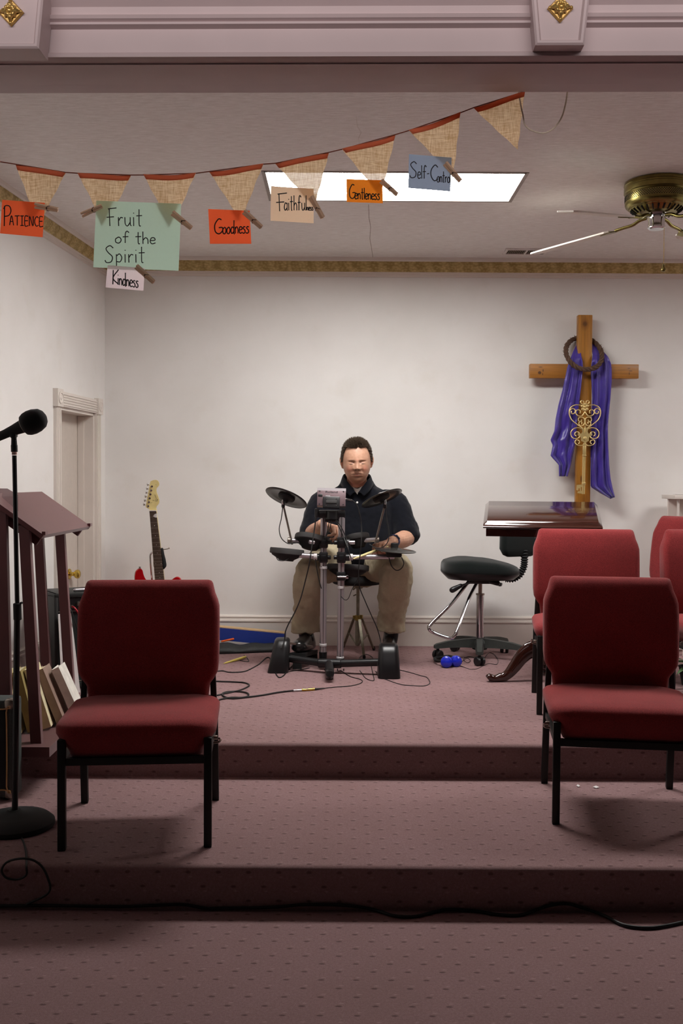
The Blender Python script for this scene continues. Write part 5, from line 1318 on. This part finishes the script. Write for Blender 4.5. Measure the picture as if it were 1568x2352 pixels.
cnt = 0
for i in range(60):
    for j in range(90):
        u = .02+(PI*.72)*i/60; v = 2*PI*j/90
        ps = [headpt(u+du, v+dv) for du, dv in ((0, 0), (PI*.72/60, 0), (PI*.72/60, 2*PI/90), (0, 2*PI/90))]
        if all(hair_ok(p) and not (p.z > .09 and p.y < -.05) for p in ps): b.face([hw_(p*1.022) for p in ps])
bmesh.ops.remove_doubles(b.bm, verts=b.bm.verts[:], dist=1e-5)
while cnt < 6500:
    zz = rnd.uniform(-.45, 1); u = math.acos(zz); v = rnd.uniform(0, 2*PI); p = headpt(u, v)
    if not hair_ok(p): continue
    cnt += 1; n_ = V((p.x/.083**2, p.y/.1**2, p.z/.126**2)).normalized()
    side = 1-max(0, n_.z); d_ = (n_*(1.0-.55*side) + V((rnd.uniform(-.35, .35), rnd.uniform(-.25, .35)+.15, rnd.uniform(-.1, .3) - .75*side))).normalized()
    L = rnd.uniform(.016, .030)*(1-.45*side); q = p*1.02
    b.tube([hw_(q), hw_(q+d_*L*.55+n_*.003), hw_(q+d_*L)], [.0017*(1-.25*side), .0012, .0003], 4)
b.build('hair', plain('dark_brown_hair', (62, 50, 38), .55, var=.45, scale=140), man)
# polo shirt
navy = fabric('black_polo_knit', (20, 22, 29), .15, 600, .3, .001, .12)
b = MB()
tr_ = [(.80, .10, 6.14, .205, .150), (.86, .10, 6.13, .225, .170), (.93, .10, 6.115, .235, .185), (1.0, .10, 6.105, .238, .182), (1.08, .10, 6.095, .240, .168), (1.15, .10, 6.085, .242, .152), (1.20, .10, 6.078, .236, .138), (1.24, .10, 6.07, .220, .125), (1.275, .098, 6.06, .188, .110), (1.30, .096, 6.05, .150, .098), (1.32, .094, 6.04, .118, .09)]
rings = [ell(cx, cy, rx, ry, z, 40, 2.25) for z, cx, cy, rx, ry in tr_]
top = [];
for p in ell(.092, 6.015, .090, .088, 0, 40):
    fr = max(0, -(p.y-6.015)/.088); top.append(V((p.x, p.y, 1.358 - .084*fr**1.6 - .004*fr)))
rings.append(top); b.loft(rings)
for S_, E_, f, r0, r1, out in ((SHL, ELL, .93, .083, .080, -1), (SHR, ELR, .90, .083, .084, 1)):
    e = S_.lerp(E_, f)
    b.limb([V((PX+out*.10, 6.07, 1.225)), S_+V((out*.004, 0, .008)), S_.lerp(E_, .5)+V((out*.008, 0, 0)), e], [.075, .080, r0-.004, r1], 28)
sh = b.build('polo_shirt', navy, man); remesh(sh, .006, 5, .5)
tx = bpy.data.textures.new('shirt_folds', 'CLOUDS'); tx.noise_scale = .09; tx.noise_depth = 2
dm = sh.modifiers.new('folds', 'DISPLACE'); dm.texture = tx; dm.strength = .020; dm.mid_level = .5; dm.texture_coords = 'GLOBAL'
b = MB(); rows = []
seamP = [(.004, -.084, 1.280), (.030, -.076, 1.312), (.058, -.052, 1.346), (.078, -.010, 1.366), (.068, .045, 1.380), (.036, .072, 1.386)]
foldP = [(.010, -.090, 1.286), (.036, -.082, 1.322), (.064, -.056, 1.358), (.084, -.010, 1.380), (.073, .050, 1.395), (.038, .080, 1.402)]
outP = [(.042, -.090, 1.262), (.072, -.076, 1.290), (.094, -.040, 1.318), (.102, .005, 1.334), (.084, .062, 1.346), (.044, .092, 1.352)]
def both(P): return [V((-x, y, z)) for x, y, z in P] + [V((x, y, z)) for x, y, z in reversed(P)]
c0 = V((.091, 6.005, 0)); A3 = catmull(both(seamP), 6); B3 = catmull(both(foldP), 6); C3 = catmull(both(outP), 6)
for a_, b_, c_ in zip(A3, B3, C3): rows.append([c0+a_, c0+b_, c0+b_.lerp(c_, .35)+V((0, 0, .003)), c0+b_.lerp(c_, .7)+V((0, 0, .002)), c0+c_])
b.grid(rows); co = b.build('collar', navy, sh); co.modifiers.new('thickness', 'SOLIDIFY').thickness = .003
b = MB(); q = pt(820, 1150, 5.925)
for px_, py_ in ((820, 1154),): q = pt(px_, py_, 5.912); b.lathe([(.0, 0), (.0058, .0), (.0058, .003), (.004, .0038), (0, .003)], Matrix.Translation(q) @ V((0, -1, .1)).to_track_quat('Z', 'Y').to_matrix().to_4x4(), 14)
b.build('button', M['paperwhite'], sh)
b = MB(); ring = [[pt(820+(x-820)*k, 1124+(y-1124)*k, 5.944-dy) for x, y in ((808, 1117), (814, 1121), (820, 1122.5), (826, 1121), (832, 1116), (827, 1126), (820.5, 1136), (814, 1127))] for k, dy in ((1, 0), (1, .008), (.9, .012), (.5, .014))]; b.loft([[p + V((0, .04, 0)) for p in ring[0]]] + ring)
b.build('undershirt', fabric('white_undershirt', (216, 212, 206), .05), man)
# trousers
khaki = fabric('khaki_twill', (172, 161, 136), .12, 500, .25, .001, .08)
b = MB()
b.limb([(.02, 6.17, .85), (.10, 6.15, .85), (.18, 6.17, .85)], [.15, .155, .15], 28)
for H_, K_, A__, kr in ((V((.01, 6.14, .86)), KL, V((-.205, 5.85, .515)), .094), (V((.20, 6.14, .86)), KR, V((.300, 5.85, .525)), .098)):
    b.limb([H_, H_.lerp(K_, .5)+V((0, 0, .015)), K_+V((0, .02, 0))], [.125, .112, kr], 28)
    rr = [kr*.97, kr*.99, kr*.90, kr*.84, kr*.86]
    P = [K_+V((0, .015, .004)), K_.lerp(A__, .3)+V((0, -.004, 0)), K_.lerp(A__, .6), K_.lerp(A__, .85), A__]
    b.limb(P, rr, 28)
    b.tube([A__+V((0, 0, .06)), A__+V((0, 0, -.055))], [kr*.83, kr*.91], 28)
tr = b.build('trousers', khaki, man); remesh(tr, .006, 5, .5)
tx = bpy.data.textures.new('trouser_folds', 'CLOUDS'); tx.noise_scale = .085; tx.noise_depth = 2
dm = tr.modifiers.new('folds', 'DISPLACE'); dm.texture = tx; dm.strength = .034; dm.mid_level = .5; dm.texture_coords = 'GLOBAL'
shoe_m = plain('black_leather', (20, 19, 19), .28, var=.15, coat=.2)
for A__, heel, toe in ((AL_, V((-.182, 5.93, .352)), V((-.245, 5.63, .386))), (AR_, V((.300, 5.93, .340)), V((.262, 5.63, .366)))):
    d_ = (toe-heel); L = d_.length; d_.normalize(); s_ = d_.cross(UZ).normalized(); u_ = s_.cross(d_)
    b = MB(); rr = []
    for f, hw2, h in ((-.05, .02, .045), (0, .034, .075), (.15, .039, .095), (.33, .040, .098), (.5, .043, .075), (.7, .050, .060), (.88, .047, .050), (.98, .034, .040), (1.03, .012, .025)):
        c = heel + d_*L*f; n = 20; ring = []
        for k in range(n):
            a = 2*PI*k/n; x = math.cos(a)*hw2; z = math.sin(a); z = (z*h if z > 0 else z*.022); ring.append(c + s_*x + u_*(z+.012))
        rr.append(ring)
    b.loft(rr); b.limb([A__+V((0, .0, .05)), A__, heel+d_*L*.28+u_*.06], [.046, .044, .044], 18); b.build('shoe', shoe_m, man, angle=60)
    # laces and sole
    b = MB()
    for f in (.42, .50, .58): c = heel+d_*L*f+u_*(.098-.10*(f-.36)); b.tube([c-s_*.024-u_*.006, c, c+s_*.024-u_*.006], .0026, 6)
    b.build('laces', M['cable'], bpy.data.objects[[o.name for o in man.children if o.name.startswith('shoe')][-1]])
b = MB(); wd_ = (WRR-ELR).normalized(); wc_ = WRR.lerp(ELR, .10); q1 = wd_.orthogonal().normalized(); q2 = wd_.cross(q1); P = [wc_ + (q1*math.cos(a)+q2*math.sin(a))*.0360 for a in [2*PI*k/36 for k in range(36)]]
ringv = []
for p in P: o_ = (p-wc_).normalized(); ringv.append([p-wd_*.009, p+wd_*.009, p+wd_*.009+o_*.003, p-wd_*.009+o_*.003])
b.loft(ringv, closed=True); wb = b.build('wristband', plain('navy_rubber_band', (34, 44, 92), .5), man, angle=30)
b = MB(); o_ = (V((.25, -.85, .45)) - wd_*V((.25, -.85, .45)).dot(wd_)).normalized(); b.bar(wc_+o_*.0395-wd_.cross(o_)*.016, wc_+o_*.0395+wd_.cross(o_)*.016, .015, .005, up=o_, bevel=.002); b.build('tracker', M['black'], wb)
s0, s1 = pt(884, 1257, 5.68), pt(813, 1283, 5.50); sd_ = (s1-s0).normalized()
b = MB(); b.tube([s0 - sd_*.02, s0, s0.lerp(s1, .6), s0.lerp(s1, .9), s1-sd_*.006, s1, s1+sd_*.006], [.0075, .0078, .0078, .0055, .0042, .0058, .002], 14)
tag(b.build('drumstick', plain('pale_stick_wood', (222, 208, 150), .5, var=.05)), 'pale wooden drumstick held in the hand above the right knee', 'drumstick')

# ------------------------------------------------------------------ compact electronic drum kit
YP = 5.60
dk = thing('electronic_drum_kit', 'compact black and silver electronic drum kit on a two-pole stand', 'drum kit', onz(757, 1556, Z2))
YPL, YPR = 5.62, 5.56
def dp(px, py, Y=YP): return pt(px, py, Y)
for nm, xs_, yt, yb_, Y in (('l', (743.5, 741.5), 1188, 1512, YPL), ('r', (784.5, 781), 1188, 1516, YPR)):
    b = MB(); b.cyl(dp(xs_[1], yb_, Y), dp(xs_[0], yt, Y), .0185, 28); p_ = b.build('pole', M['alu'], dk)
    b = MB(); a, c = dp(xs_[1], yb_, Y), dp(xs_[0], yt, Y); off = V((0, -.0183, 0)); b.bar(a+off, c+off, .0035, .002, up=(0, 1, 0)); b.build('groove', M['blackmatte'], p_)
for (x, y, Y) in ((742.5, 1303.5, YPL), (741.5, 1481, YPL), (782.5, 1349, YPR), (781, 1511, YPR)):
    b = MB(); q = dp(x, y, Y); b.cyl(q+V((0, 0, -.0075)), q+V((0, 0, .0075)), .0215, 28, bevel=.002); b.build('collar_ring', plain('grey_collar', (190, 186, 186), .4) if 'grey_collar' not in bpy.data.materials else bpy.data.materials['grey_collar'], dk)
def clamp(x, y, Y, h, side, w_=.027):
    b = MB(); q = dp(x, y, Y); b.box(q, (.050, .052, h), None, .007); b.cyl(q+V((side*.02, 0, 0)), q+V((side*.05, 0, 0)), w_*.75, 18, bevel=.004); b.cyl(q+V((-side*.02, -.005, 0)), q+V((-side*.042, -.008, 0)), .012, 14, bevel=.002); b.box(q+V((0, -.03, 0)), (.03, .012, h*.5), None, .004)
    b.build('clamp', M['black'], dk)
clamp(743, 1245, YPL, .066, -1); clamp(742.5, 1280, YPL, .060, -1); clamp(784, 1246, YPR, .062, 1); clamp(783.5, 1280, YPR, .062, 1)
b = MB(); q = dp(783, 1323, YPR); b.box(q, (.05, .05, .05), None, .006); b.build('clamp', M['black'], dk)
b = MB(); q = dp(783, 1325, YPR-.03); b.cyl(q+V((-.02, 0, 0)), q+V((.03, 0, 0)), .006, 12); b.box(q+V((.034, 0, 0)), (.014, .012, .02), None, .003); b.build('bolt', M['chrome'], dk)
def arm(a, c, r, mat='alu', name='arm'):
    b = MB(); b.cyl(a, c, r, 20, bevel=.002); return b.build(name, M[mat], dk)
arm(dp(727, 1278.5, 5.58), dp(649, 1272, 5.60), .0145); arm(dp(800, 1279.5, 5.56), dp(905, 1279, 5.60), .0145)
arm(dp(722, 1246, 5.58), dp(709, 1244.5, 5.57), .011); arm(dp(800, 1246, 5.55), dp(815, 1246, 5.55), .011)
arm(dp(700, 1244, 5.65), dp(662, 1241, 5.62), .0135); arm(dp(832, 1241, 5.63), dp(868, 1239.5, 5.60), .0135)
for (x, y) in ((664, 1241), (866, 1240)):
    b = MB(); q = dp(x, y, 5.60); b.cyl(q+V((-.010, 0, 0)), q+V((.010, 0, 0)), .0165, 18, bevel=.003); b.cyl(q+V((0, -.012, -.004)), q+V((0, -.028, -.004)), .006, 12); b.build('arm_joint', M['nickel'], dk)
for (x, y, Y) in ((724, 1278.5, 5.57), (806, 1279.5, 5.55)):
    b = MB(); q = dp(x, y, Y); b.cyl(q+V((-.010, 0, 0)), q+V((.010, 0, 0)), .0185, 18, bevel=.002); b.build('arm_joint', plain('light_grey_joint', (206, 200, 200), .4) if 'light_grey_joint' not in bpy.data.materials else bpy.data.materials['light_grey_joint'], dk)
arm(dp(651, 1163, 5.60), dp(671, 1251, 5.60), .0058, 'nickel', 'cymbal_rod'); arm(dp(883, 1161, 5.58), dp(861, 1249, 5.58), .0058, 'nickel', 'cymbal_rod')
def frame_to(q, n): return Matrix.Translation(q) @ V(n).normalized().to_track_quat('Z', 'Y').to_matrix().to_4x4()
def cymbal(px, py, Y, n, r, mount):
    Mx = frame_to(dp(px, py, Y), n)
    b = MB(); b.lathe([(0, .012), (.02, .011), (.035, .006), (r*.7, .002), (r, -.004), (r+.001, -.0065), (r-.002, -.0085), (r*.7, -.003), (.04, .000), (0, .003)], Mx, 56); cy = b.build('cymbal', M['cymbal'], dk, angle=50)
    b = MB(); b.lathe([(0, -.034), (.016, -.034), (.018, -.018), (.045, -.012), (.05, -.002), (0, .0)] if mount else [(0, -.02), (.02, -.02), (.022, 0), (0, 0)], Mx, 24); b.build('cymbal_mount', M['blackmatte'], cy)
    b = MB(); b.lathe([(.0, .028), (.009, .028), (.010, .012), (0, .012)], Mx, 16); b.build('wing_nut', M['nickel'] if mount else M['blackmatte'], cy)
    return Mx
cymbal(658, 1141.5, 5.62, (.33, .36, .87), .124, True); cymbal(875.5, 1142.5, 5.60, (-.36, .27, .89), .122, True); cymbal(908.5, 1262, 5.60, (.07, -.05, .995), .115, False)
b = MB(); q = dp(650, 1156, 5.60); b.limb([q+V((0, 0, -.018)), q+V((.0, 0, .012))], [.010, .008], 12); q = dp(884, 1157, 5.575); b.limb([q+V((.0, 0, -.018)), q+V((0, 0, .012))], [.010, .008], 12); split_islands(b.build('cymbal_tilter', M['black'], dk))
b = MB(); b.limb([dp(649.5, 1157, 5.585), dp(649.5, 1149, 5.585)], [.006, .006], 12); b.limb([dp(884.5, 1157, 5.56), dp(884.5, 1149, 5.56)], [.006, .006], 12); split_islands(b.build('tilter_screw', M['chrome'], dk))
b = MB(); q = dp(904, 1272, 5.60); b.box(q, (.088, .07, .036), None, .008); b.cyl(dp(906, 1264, 5.60), dp(906, 1247, 5.60), .021, 20, bevel=.003); b.build('hihat_mount', M['blackmatte'], dk)
def pad(px, py, Y, n, r, body, hh=.03):
    Mx = frame_to(dp(px, py, Y), n)
    b = MB(); b.lathe([(0, .006), (r*.86, .006), (r*.9, .010), (r*.97, .010), (r, .004), (r, -.018), (r*.96, -.022), (0, -.022)], Mx, 48); pd = b.build('drum_pad', M['padtop'], dk)
    b = MB(); b.lathe([(0, -.021), (r*.90, -.021), (r*.86, -.030), (body, -.022-hh), (body*.9, -.03-hh), (0, -.03-hh)], Mx, 40); b.build('pad_shell', M['blackmatte'], pd)
pad(715, 1237, 5.66, (.18, .30, .93), .096, .05); pad(820, 1233, 5.66, (-.16, .26, .95), .070, .04); pad(659, 1264, 5.62, (.09, .06, .99), .097, .045); pad(799, 1301, 5.72, (.04, .12, .99), .122, .07)
b = MB(); b.limb([dp(648, 1274, 5.60), dp(640, 1269, 5.60)], [.022, .026], 14); b.build('pad_clamp', M['blackmatte'], dk)
b = MB(); b.bar(dp(800, 1312, 5.70), dp(783, 1322, 5.58), .03, .02); b.build('snare_bracket', M['blackmatte'], dk)
# sound module
mt = thing  # alias unused
mc = dp(761, 1143, 5.56); RX = Matrix.Rotation(R(-16), 4, 'X'); Mm = Matrix.Translation(mc) @ Matrix.Rotation(R(1), 4, 'Y') @ RX
def mbx(b, c, s_, bev=.0):
    b.box((Mm @ V(c)), s_, (Mm.to_3x3()), bev)
b = MB()
b.loft([[Mm @ V(p) for p in ((-.078, -.018, -.052), (.078, -.018, -.052), (.080, -.020, .040), (.080, -.012, .052), (-.080, -.012, .052), (-.080, -.020, .040))], [Mm @ V(p) for p in ((-.078, .022, -.052), (.078, .022, -.052), (.080, .022, .040), (.080, .026, .052), (-.080, .026, .052), (-.080, .022, .040))]])
mod = b.build('sound_module', M['alu'], dk, angle=20); mod['label'] = 'silver sound module lettered Roland'
b = MB(); mbx(b, (0, -.0205, -.0095), (.158, .005, .088), .001); b.build('rear_panel', M['aluback'], mod)
cu = bpy.data.curves.new('module_lettering', 'FONT'); cu.body = 'Roland'; cu.size = .0185; cu.align_x = 'CENTER'; cu.extrude = .0003; cu.offset = .0004
cu.materials.append(M['ink']); ob = bpy.data.objects.new('module_lettering', cu); COL.objects.link(ob); ob.parent = mod
ob.matrix_basis = Matrix.Translation(-V(dk.location)) @ Mm @ Matrix.Translation((0, -.0232, .021)) @ Matrix.Rotation(PI/2, 4, 'X') @ Matrix.Diagonal((1.35, .85, 1, 1))
bpy.context.view_layer.update(); me_ = bpy.data.meshes.new_from_object(ob.evaluated_get(bpy.context.evaluated_depsgraph_get())); ob2 = bpy.data.objects.new('lettering', me_); COL.objects.link(ob2); ob2.parent = mod; ob2.matrix_basis = ob.matrix_basis.copy(); bpy.data.objects.remove(ob)
b = MB()
for sx in (-.066, .066):
    for sz in (.030, -.045): b.cyl(Mm @ V((sx, -.021, sz)), Mm @ V((sx, -.0245, sz)), .004, 10)
split_islands(b.build('screw', M['black'], mod))
b = MB(); mbx(b, (-.062, -.0235, .006), (.024, .006, .014), .002); b.build('socket', M['black'], mod)
b = MB(); mbx(b, (-.02, -.0228, .004), (.026, .001, .006)); b.build('rating_label', M['alu'], mod)
b = MB(); mbx(b, (.0, -.030, -.036), (.094, .018, .066), .003); b.box(dp(762, 1181, 5.57), (.15, .05, .045), None, .008); b.cyl(dp(762, 1174, 5.55), dp(762, 1192, 5.55), .034, 24); b.box(dp(764, 1192, 5.57), (.09, .04, .035), None, .006); b.build('module_bracket', M['black'], dk)
b = MB(); mbx(b, (0, -.042, -.034), (.060, .008, .018), .002); b.build('bracket_clip', M['padtop'], dk)
b = MB()
for sx in (-.028, .028):
    for sz in (-.016, -.056): b.cyl(Mm @ V((sx, -.038, sz)), Mm @ V((sx, -.0415, sz)), .0026, 10)
split_islands(b.build('bracket_screw', M['chrome'], dk))
# base: two pedal pods, foot bars, middle foot
def pod(pxb0, pxb1, pyb, pxt0, pxt1, pyt, Y, depth, name):
    b = MB(); bl_, br_ = onz(pxb0, pyb, Z2+.001), onz(pxb1, pyb, Z2+.001); Yb = (bl_.y+br_.y)/2; tl, tr2 = pt(pxt0, pyt, Yb+.03), pt(pxt1, pyt, Yb+.03); rows = []
    for f, back in ((0, depth), (.08, depth*1.0), (.45, depth*.98), (.75, depth*.9), (.93, depth*.8), (1.0, depth*.68)):
        l_, r_ = bl_.lerp(tl, f), br_.lerp(tr2, f); cx_ = (l_.x+r_.x)/2; hx2 = (r_.x-l_.x)/2*(1.0 if f < .95 else .86); y0 = Yb + .06*f*f + (.02 if f >= 1 else 0); hy2 = (Yb+back-y0)/2
        rows.append(rrect(cx_, y0+hy2, hx2, hy2, .028, l_.z, 6))
    b.loft(rows); return b.build(name, M['black'], dk, angle=60)
pod(613, 661, 1547, 630, 664, 1470, 5.5, .20, 'pedal_housing'); pod(868, 920, 1560, 872, 915, 1483, 5.36, .20, 'pedal_housing')
for (a, c, w2) in ((V((-.335, 5.60, .44)), V((-.16, 5.68, .40)), .012), (V((.268, 5.60, .40)), V((.22, 5.68, .385)), .012)):
    b = MB(); b.bar(a, c, .014, .012, bevel=.002); b.build('pedal_bar', M['nickel'], dk)
for (xa, xb2, zf, zk, dx_) in ((-.292, -.200, .374, .334, .062), (.218, .306, .354, .324, .038)):
    b = MB(); b.loft([[V((xa, 5.62, zf-.022)), V((xb2, 5.62, zf-.022)), V((xb2, 5.62, zf)), V((xa, 5.62, zf))], [V((xa+dx_, 5.97, zk-.024)), V((xb2+dx_, 5.97, zk-.024)), V((xb2+dx_, 5.97, zk)), V((xa+dx_, 5.97, zk))]])
    b.box(((xa+xb2)/2+dx_, 5.955, (Z2+zk-.02)/2+.001), (.09, .04, zk-.02-Z2)); b.box(((xa+xb2)/2, 5.64, (Z2+zf-.02)/2+.001), (.05, .03, zf-.02-Z2)); b.build('foot_board', M['blackmatte'], dk, angle=20)
jx = dp(755, 1538, 5.52); jx.z = Z2+.052
def bar2(a, c, r, name='foot_bar', mat='black'):
    b = MB(); b.cyl(a, c, r, 20, bevel=.003); return b.build(name, M[mat], dk)
pL = V((-.30, 5.60, Z2+.068)); pR_ = V((.26, 5.46, Z2+.075))
bar2(jx, pL, .021); bar2(jx, pR_, .021); 
b = MB(); b.cyl(jx+V((-.06, .008, .003)), jx+V((.07, -.012, .003)), .0255, 22, bevel=.004); b.build('foot_bar_joint', M['black'], dk)
for (x, y, Y) in ((741.5, 1505, YPL), (781, 1520, YPR)):
    b = MB(); q = dp(x, y, Y); b.cyl(V((q.x, q.y, Z2+.035)), q+V((0, 0, .02)), .020, 22, r2=.0235); b.build('pole_socket', M['black'], dk)
b = MB(); f0 = jx + V((.0, 0, .0)); f1 = onz(757, 1548, Z2+.045); b.limb([f0, f1+V((0, .02, .004)), f1+V((0, .0, -.006))], [.024, .024, .022], 16); b.cyl(onz(757, 1560, Z2+.001), onz(757, 1560, Z2+.001)+V((0, .005, .05)), .020, 20, bevel=.003); b.build('front_foot', M['black'], dk)
b = MB()
for k in range(4): q = jx + V((.03+.035*(k-1.5), -.022, -.022)); b.cyl(q, q+V((0, 0, -.012)), .003, 8)
split_islands(b.build('bar_screw', M['black'], dk))
def kc(pts, r=.0026, Y=5.53):
    b = MB(); b.tube(catmull([dp(p[0], p[1], p[2] if len(p) > 2 else Y) for p in pts], 7), r, 8); return b.build('cable', M['cable'], dk)
kc([(727, 1176), (725, 1190), (722, 1215), (716, 1255, 5.50), (710, 1295, 5.48), (702, 1330), (690, 1375), (676, 1408), (663, 1432), (655, 1452), (653, 1472), (645, 1490, 5.48)], .0034)
kc([(794, 1146), (806, 1148), (818, 1158), (826, 1180), (830, 1210), (829, 1250, 5.5), (825, 1290, 5.5), (823, 1318, 5.5), (826, 1350), (838, 1380), (852, 1412), (866, 1444), (874, 1475), (872, 1500, 5.45), (866, 1530, 5.42)], .0028)
kc([(823, 1325, 5.5), (817, 1338), (808, 1354), (800, 1374), (792, 1378), (783, 1370)], .0018)
kc([(649, 1165, 5.58), (646, 1190, 5.57), (641, 1215, 5.56), (646, 1236, 5.56), (660, 1248, 5.57), (672, 1248, 5.58), (690, 1245, 5.6)], .0026)
kc([(886, 1168, 5.56), (888, 1195, 5.55), (893, 1225, 5.54), (890, 1245, 5.53), (878, 1257, 5.53), (862, 1258, 5.54), (848, 1250, 5.56)], .0026)
kc([(634, 1278, 5.58), (638, 1286), (648, 1288), (658, 1286), (665, 1279, 5.58)], .0026)
kc([(893, 1281, 5.58), (899, 1300, 5.57), (910, 1310, 5.56), (921, 1306, 5.56), (927, 1294, 5.56), (922, 1280, 5.58)], .0028)
kc([(760, 1195), (758, 1212), (752, 1226), (746, 1236)], .0028); kc([(756, 1196), (753, 1215), (748, 1232)], .0028)
kc([(770, 1196), (779, 1212), (788, 1232), (798, 1258, 5.50), (806, 1282, 5.50)], .0030); kc([(772, 1194), (784, 1212), (794, 1235), (800, 1262, 5.5)], .0026)
kc([(724, 1284), (728, 1310), (733, 1335), (738, 1352)], .0026)
b = MB(); q = dp(727, 1178, 5.55); b.box(q, (.022, .02, .05), None, .004); b.build('cable_plug', M['black'], dk)
b = MB(); a, c = dp(793, 1146, 5.55), dp(808, 1149, 5.55); b.cyl(a, c, .0045, 12); b.build('cable_plug', M['alu'], dk)
# second hidden pedal cable lying along the foot bar
b = MB(); b.tube(catmull([onz(x, y, Z2+.003) for x, y in ((650, 1546), (672, 1541), (692, 1538), (710, 1534))], 6), .0022, 6); b.build('cable', M['cable'], dk)
